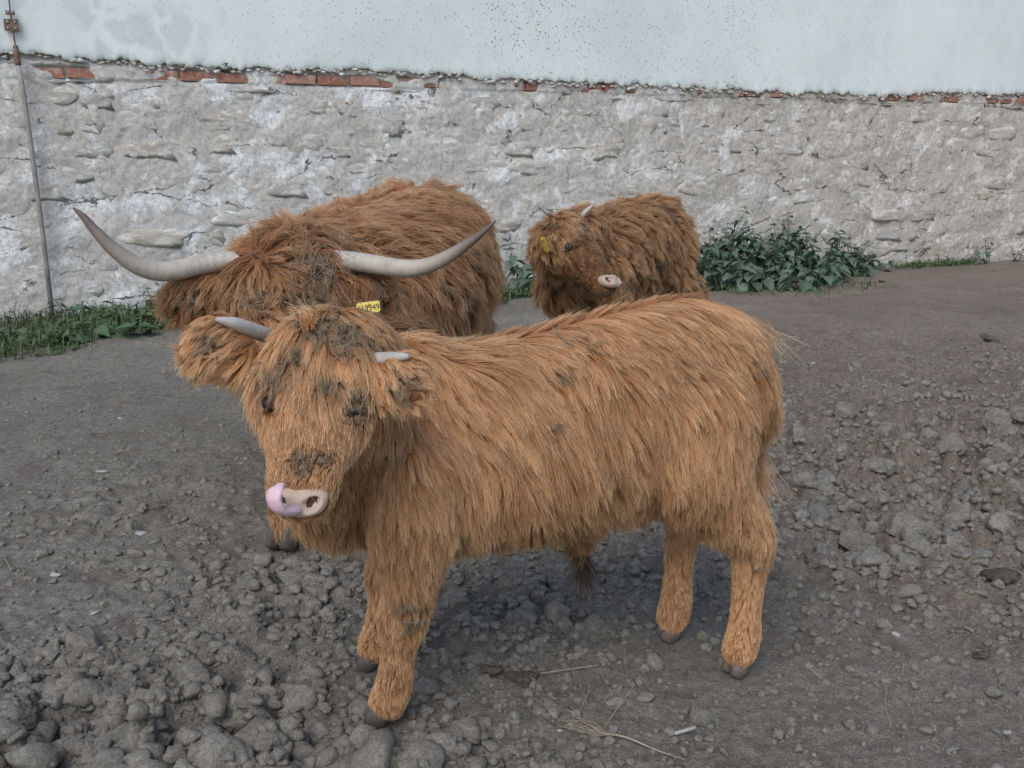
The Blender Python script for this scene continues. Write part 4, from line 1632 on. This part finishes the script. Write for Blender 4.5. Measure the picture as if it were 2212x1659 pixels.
for h_ in hB[:2]:
    B.leg('leg_front', [(.48, h_.y * .9, .62, .13), (.52 + .3 * (h_.x - .52), h_.y * .97, .44, .09), (.5 + .6 * (h_.x - .5), h_.y, .30, .06), (h_.x - .015, h_.y, .18, .044), (h_.x - .01, h_.y, .10, .046), (h_.x, h_.y, .05, .05)])
for h_ in hB[2:]:
    B.leg('leg_hind', [(-.58, h_.y * .8, .72, .19), (-.52, h_.y * .95, .54, .15), (h_.x - .06, h_.y, .42, .09), (h_.x - .10, h_.y, .36, .065), (h_.x - .05, h_.y, .2, .048), (h_.x - .02, h_.y, .1, .05), (h_.x, h_.y, .05, .05)])
B.tube('tail', [(-.80, 0, .95), (-.86, 0, .88), (-.87, 0, .6), (-.86, .01, .35)], [.04, .035, .025, .02], n=10)
for side, bpx, tpx, w in ((-1, (500, 622, 2.80), (368, 652, 2.78), .17), (1, (720, 632, 2.80), (845, 640, 2.80), .13)):
    B.ear(side, B.loc(at(*bpx)), B.loc(at(*tpx)), w, .025)
B.build(5)
spB = []
for x, y, r in [(660, 560, .05), (690, 600, .05), (640, 640, .04), (560, 640, .05), (680, 650, .04), (820, 630, .03), (1000, 640, .05), (960, 620, .04), (1010, 560, .04), (420, 640, .04), (940, 420, .05), (820, 660, .03)]:
    h = B.cast(x, y)
    if h[0] is not None:
        spB.append((h[0], r))
parB = dict(torso=dict(len=.14, lift=.32, grav=.12), neck=dict(len=.13, lift=.3, grav=.2), head=dict(len=.06, short=.02, fore=.068, lift=.75, grav=.08, shag=3.2),
            ear=dict(len=.085, lift=.35, grav=.22), tail=dict(len=.18, lift=.25, grav=.3), leg_front=dict(len=.09, lift=.35, grav=.2), leg_hind=dict(len=.09, lift=.35, grav=.2))
balB = [(B.hp(.97, 0, -.05), .06)]
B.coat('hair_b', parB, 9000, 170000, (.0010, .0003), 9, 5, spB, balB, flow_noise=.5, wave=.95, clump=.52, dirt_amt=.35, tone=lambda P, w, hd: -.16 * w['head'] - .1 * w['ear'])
B.eyeball(-1, .40, .262, -.12, .019)
B.eyeball(1, .40, .262, -.12, .019)
B.nose(.15, .105, mat='nose')
B.horn(to_local(B, [at(540, 562, 2.80), at(480, 564, 2.79), at(430, 572, 2.77), at(385, 583, 2.74), at(340, 586, 2.71), at(293, 572, 2.68), at(245, 538, 2.66), at(205, 497, 2.65), at(180, 468, 2.65), at(159, 450, 2.65)]),
       [.027, .027, .028, .028, .027, .024, .019, .0135, .009, .003], 'horn_b', 40)
B.horn(to_local(B, [at(690, 562, 2.80), at(740, 562, 2.79), at(790, 568, 2.77), at(840, 576, 2.74), at(885, 580, 2.71), at(930, 572, 2.69), at(975, 550, 2.68), at(1015, 523, 2.67), at(1045, 500, 2.67), at(1070, 478, 2.67)]),
       [.027, .027, .027, .026, .024, .021, .0175, .0125, .008, .003], 'horn_b', 40)
for h_ in hB:
    B.hoof(h_.x, h_.y, (1, 0), .05)


def ear_tag(b, c_world, right, up, w, hgt, text=None):
    """yellow plastic tag, rounded, with printed number"""
    right, up = b.dir(Vector(right)).normalized(), b.dir(Vector(up))
    up = (up - right * up.dot(right)).normalized()
    nrm = right.cross(up)
    c = b.loc(c_world)
    prof = []
    for cx_, cy_, a0 in ((w / 2 - .006, hgt / 2 - .006, 0), (-w / 2 + .006, hgt / 2 - .006, 90), (-w / 2 + .006, -hgt / 2 + .006, 180), (w / 2 - .006, -hgt / 2 + .006, 270)):
        for a in (0, 30, 60, 90):
            prof.append((cx_ + .006 * math.cos(R(a0 + a)), cy_ + .006 * math.sin(R(a0 + a))))
    V = [tuple(c + right * x + up * y + nrm * .0012) for x, y in prof] + [tuple(c + right * x + up * y - nrm * .0012) for x, y in prof]
    n = len(prof)
    Fc = [tuple(range(n)), tuple(range(2 * n - 1, n - 1, -1))] + [(i, i + n, (i + 1) % n + n, (i + 1) % n) for i in range(n)]
    t = obj('ear_tag', mesh_np('ear_tag', V, Fc, False), M['tag'], b.root)
    V, Fc = tube_geo([tuple(c + up * (hgt / 2 - .008) - nrm * .004), tuple(c + up * (hgt / 2 - .008) + nrm * .005)], [.006, .005], 12)
    obj('button', mesh_np('button', V, Fc), M['tag'], t)
    if text:
        cu = bpy.data.curves.new('digits', 'FONT')
        cu.body = text
        cu.size = hgt * .78
        cu.align_x = 'CENTER'
        cu.align_y = 'CENTER'
        cu.extrude = .0004
        tmp = bpy.data.objects.new('tmp', cu)
        COL.objects.link(tmp)
        me = bpy.data.meshes.new_from_object(tmp.evaluated_get(bpy.context.evaluated_depsgraph_get()))
        bpy.data.objects.remove(tmp)
        V = np.array([v.co[:] for v in me.vertices])
        sx = w * .9 / (V[:, 0].max() - V[:, 0].min())
        for v in me.vertices:
            x, y, z = v.co
            v.co = c + right * (x * sx) + up * (y - hgt * .06) + nrm * (.0018 + z)
        me.materials.clear()
        me.materials.append(M['ink'])
        tag(obj('digits', me, None, t), 'black printed number 119949')
    return t


ear_tag(B, at(796, 664, 2.675), (1, 0, .12), (-.06, .35, 1), .064, .031, '119949')
for q, (x, y, n, sz) in enumerate([(660, 560, 7, .10), (680, 600, 7, .12), (640, 590, 4, .06), (560, 640, 4, .07), (830, 630, 4, .04), (700, 560, 4, .12)]):
    B.hay(x, y, n, sz, .10, 80 + q)

# ---------------------------------------------------------------- rear calf
C = Beast('highland_calf', (.61, 5.35), (-.663, -.749), 'dun brown calf by the wall looking right, with matted coat and short pale horns', 'calf', 'skin_c', .014)
C.rump = -.46
C.torso([(-.47, 0, .76, .10, .12), (-.39, 0, .705, .19, .225), (-.2, 0, .675, .23, .25), (0, 0, .645, .24, .25), (.2, 0, .625, .215, .245), (.35, 0, .61, .185, .23), (.47, 0, .585, .13, .16)])
pC0, pC1 = at(1243, 478, 4.68), at(1332, 620, 4.48)
C.head(pC0, pC1, (.62, .78, .08), wide=1.1)
C.tube('neck', [(.30, 0, .70), (.42, .05, .73), tuple(C.hp(.1, 0, -.40)), tuple(C.hp(.16, 0, -.24))], [(.15, .17), (.14, .16), (.11, .12), (.085, .09)], n=12, side=(0, 1, 0))
C.tube('neck', [(.38, 0, .52), (.49, .0, .50), (.52, .02, .58)], [(.12, .14), (.11, .12), (.09, .1)], n=8, side=(0, 1, 0))
hC = [C.loc((x, y, 0)) for x, y in HOOVES[8:12]]
for h_ in hC[:2]:
    C.leg('leg_front', [(.34, h_.y * .9, .6, .10), (.36, h_.y, .42, .075), (h_.x * .6 + .14, h_.y, .3, .052), (h_.x - .01, h_.y, .18, .04), (h_.x - .01, h_.y, .1, .04), (h_.x, h_.y, .05, .042)])
for h_ in hC[2:]:
    C.leg('leg_hind', [(-.34, h_.y * .8, .68, .14), (-.30, h_.y, .52, .11), (h_.x - .05, h_.y, .4, .07), (h_.x - .09, h_.y, .33, .052), (h_.x - .05, h_.y, .2, .04), (h_.x - .01, h_.y, .1, .04), (h_.x, h_.y, .05, .042)])
C.tube('tail', [(-.47, 0, .88), (-.52, 0, .82), (-.53, 0, .6), (-.52, .01, .4)], [.03, .028, .02, .016], n=10)
C.ear(-1, C.loc(at(1204, 502, 4.70)), C.loc(at(1184, 556, 4.60)), .09, .018)
C.ear(1, C.hp(.10, .24, -.2), C.hp(.20, .62, -.30), .10, .018)
C.build(5)
spC = []
for x, y, r in [(1440, 530, .04), (1400, 500, .04), (1420, 575, .05), (1370, 620, .04), (1460, 600, .03), (1350, 560, .04), (1290, 530, .05), (1310, 560, .04), (1265, 500, .05), (1200, 500, .04), (1390, 550, .04), (1450, 480, .04), (1380, 600, .03), (1430, 460, .03), (1330, 600, .04)]:
    h = C.cast(x, y)
    if h[0] is not None:
        spC.append((h[0], r))
parC = dict(torso=dict(len=.10, lift=.4, grav=.14), neck=dict(len=.09, lift=.35, grav=.2), head=dict(len=.022, short=.010, fore=.055, lift=.35, grav=.1),
            ear=dict(len=.07, lift=.5, grav=.22), tail=dict(len=.12, lift=.25, grav=.3), leg_front=dict(len=.07, lift=.35, grav=.2), leg_hind=dict(len=.07, lift=.35, grav=.2))
C.eyes = [C.hp(.38, .25, -.09), C.hp(.38, -.25, -.09)]
balC = [(C.hp(.95, 0, 0), .042), (C.hp(.95, .10, -.02), .034), (C.hp(.95, -.10, -.02), .034), (C.eyes[0], .018), (C.eyes[1], .018)]
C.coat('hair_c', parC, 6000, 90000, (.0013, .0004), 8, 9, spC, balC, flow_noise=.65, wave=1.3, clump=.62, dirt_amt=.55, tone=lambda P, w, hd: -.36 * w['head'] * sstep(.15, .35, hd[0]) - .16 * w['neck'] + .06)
C.eyeball(-1, .38, .245, -.10, .0155)
C.eyeball(1, .38, .245, -.10, .0155)
C.nose(.145, .105, .925, -.04)
C.root.location.x -= .012
C.root.scale = (1.03, 1.03, 1.03)
C.horn(to_local(C, [at(1222, 490, 4.76), at(1205, 480, 4.72), at(1190, 470, 4.69), at(1177, 459, 4.67)]), [.015, .013, .010, .003], 'horn_a', 14)
C.horn(to_local(C, [at(1262, 480, 4.82), at(1274, 468, 4.83), at(1283, 460, 4.84), at(1289, 453, 4.84)]), [.012, .011, .008, .003], 'horn_a', 14)
for h_ in hC:
    C.hoof(h_.x, h_.y, (1, 0), .042)
ear_tag(C, at(1188, 538, 4.55), (.35, -.94, .0), (-.35, 0, 1), .05, .068)

# ================================================================== SMALL THINGS ON THE GROUND
def straw(pts_px, label, r=.0013, name='straw', mat='straw', group='straws on the ground', lift=.004):
    P = []
    for x, y in pts_px:
        g = gp(x, y)
        P.append((g.x, g.y, gz(g.x, g.y) + lift + random.random() * .004))
    pp, rr = smooth_path(P, [r] * len(P), max(4, len(P) * 4))
    V, Fc = tube_geo(pp, [r] * len(pp), 6, None, .5)
    c = V.mean(0)
    o = obj(name, mesh_np(name, V - c, Fc), M[mat], None, c)
    return tag(o, label, 'straw', group)


straw([(480, 1288), (512, 1291), (530, 1301)], 'curved pale straw below the calf\'s chin')
straw([(635, 1272), (665, 1272), (690, 1269)], 'yellow straw lying level left of the front leg')
straw([(668, 1383), (700, 1387), (720, 1388)], 'pale straw left of the front pastern')
straw([(345, 1345), (372, 1347)], 'tiny pale straw above the left heap')
straw([(540, 1342), (552, 1356)], 'short brown straw left of the front knee')
straw([(1170, 1460), (1225, 1452), (1290, 1444)], 'long tan straw lying in front of the belly', .0018)
straw([(1248, 1560), (1262, 1530), (1275, 1500)], 'upright dry stalk rising towards the belly')
straw([(1305, 1575), (1340, 1530), (1368, 1495)], 'long thin stalk leaning right in front of the calf')
straw([(1225, 1545), (1250, 1558), (1262, 1590)], 'bent dry stalk in front of the calf')
straw([(1915, 1490), (1912, 1530), (1925, 1565)], 'pale stalk standing on the ground at the lower right')
straw([(1952, 1430), (1950, 1450)], 'short pale straw right of the hind hooves')
straw([(1750, 1450), (1775, 1465)], 'small straw just right of the near hind hoof')
straw([(8, 1205), (25, 1235)], 'thin straw at the left edge')
straw([(2180, 1440), (2160, 1470), (2165, 1480)], 'tiny straw near the right edge')
# dry rootstock with fibres
root = empty('dry_root', gp(1340, 1603))
tag(root, 'grey dry root with a fan of fine fibres on the ground in front', 'root')


def rloc(x, y, l=.006):
    g = gp(x, y)
    return (g.x - root.location.x, g.y - root.location.y, gz(g.x, g.y) + l)


pp, rr = smooth_path([rloc(1290, 1590), rloc(1350, 1603), rloc(1420, 1618), rloc(1480, 1640)], [.0026, .0024, .002, .001], 14)
V, Fc = tube_geo(pp, [r_[0] for r_ in rr], 8)
obj('stalk', mesh_np('stalk', V, Fc), M['straw'], root)
for k in range(14):
    x1, y1 = 1220 + random.uniform(-20, 70), 1578 + random.uniform(-22, 22)
    pp, rr = smooth_path([rloc(1310 + random.uniform(-20, 15), 1594 + random.uniform(-4, 6)), rloc((1300 + x1) / 2 + random.gauss(0, 10), (1594 + y1) / 2 + random.gauss(0, 6), .015), rloc(x1, y1, .008)], [.0009, .0008, .0005], 8)
    V, Fc = tube_geo(pp, [r_[0] for r_ in rr], 5)
    obj('fibre', mesh_np('fibre', V, Fc), M['straw'], root)


def chip(x, y, w, label, mat='white_chip', el=1.6, flat=.25, name='stone_chip', cat='chip', group='pale chips on the ground'):
    p = gp(x, y)
    r = w * (.5 if mat == 'dung' else .36) * math.hypot(p.y, CAM_H) / PXF
    V, Fc = lump_geo(3, (r * el ** .5, r / el ** .5, r * flat), int(x * 7 + y) % 5000, .6, 1.4, .25)
    o = obj(name, mesh_np(name, V, Fc, False), M[mat], None, (p.x, p.y, gz(p.x, p.y) + r * flat * .5))
    o.rotation_euler = (random.gauss(0, .15), random.gauss(0, .15), random.gauss(0, .5))
    return tag(o, label, cat, group)


for a in [(302, 1154, 40, 'flat white chip on the open ground at the left'), (222, 1020, 24, 'pale chip further back on the left ground'),
          (120, 1243, 26, 'pale pebble near the left edge'),
          (205, 1330, 22, 'oval grey pebble above the left heap'), (262, 905, 14, 'small white chip far back at the left'),
          (1210, 1585, 12, 'tiny white chip beside the dry root'), (2178, 1578, 22, 'white chip near the lower right corner'),
          (1817, 1585, 14, 'tiny white chip at the bottom right'), (2062, 742, 34, 'pale stone far back in the right field'),
          (672, 1560, 14, 'tiny pinkish chip by the front hoof'), (1935, 1362, 24, 'pale pebble right of the hind hooves'),
          (2055, 1020, 12, 'small pale chip in the right field')]:
    chip(*a)
for a in [(2165, 1262, 62, 'wet dark lump of dung near the right edge'), (2140, 738, 40, 'dark round lump of dung far back at the right'),
          (1905, 610, 14, 'dark speck of dung before the wall at the right'), (1130, 1475, 60, 'dark flake of dung in front of the belly'),
          (1062, 1460, 44, 'thin brown dung crust in front of the front leg'), (2120, 1410, 30, 'small dark crumb of dung at the right')]:
    chip(*a[:4], 'dung', 1.3, .4, 'dung', 'dung', 'lumps of dung')
p = gp(1480, 1583)
V, Fc = tube_geo([(-.022, -.008, .004), (.022, .010, .006)], [.004, .004], 10)
tag(obj('plastic_stick', mesh_np('plastic_stick', V, Fc), M['white_chip'], None, (p.x, p.y, gz(p.x, p.y) + .004)), 'short pale round stick on the ground right of the dry root', 'stick')
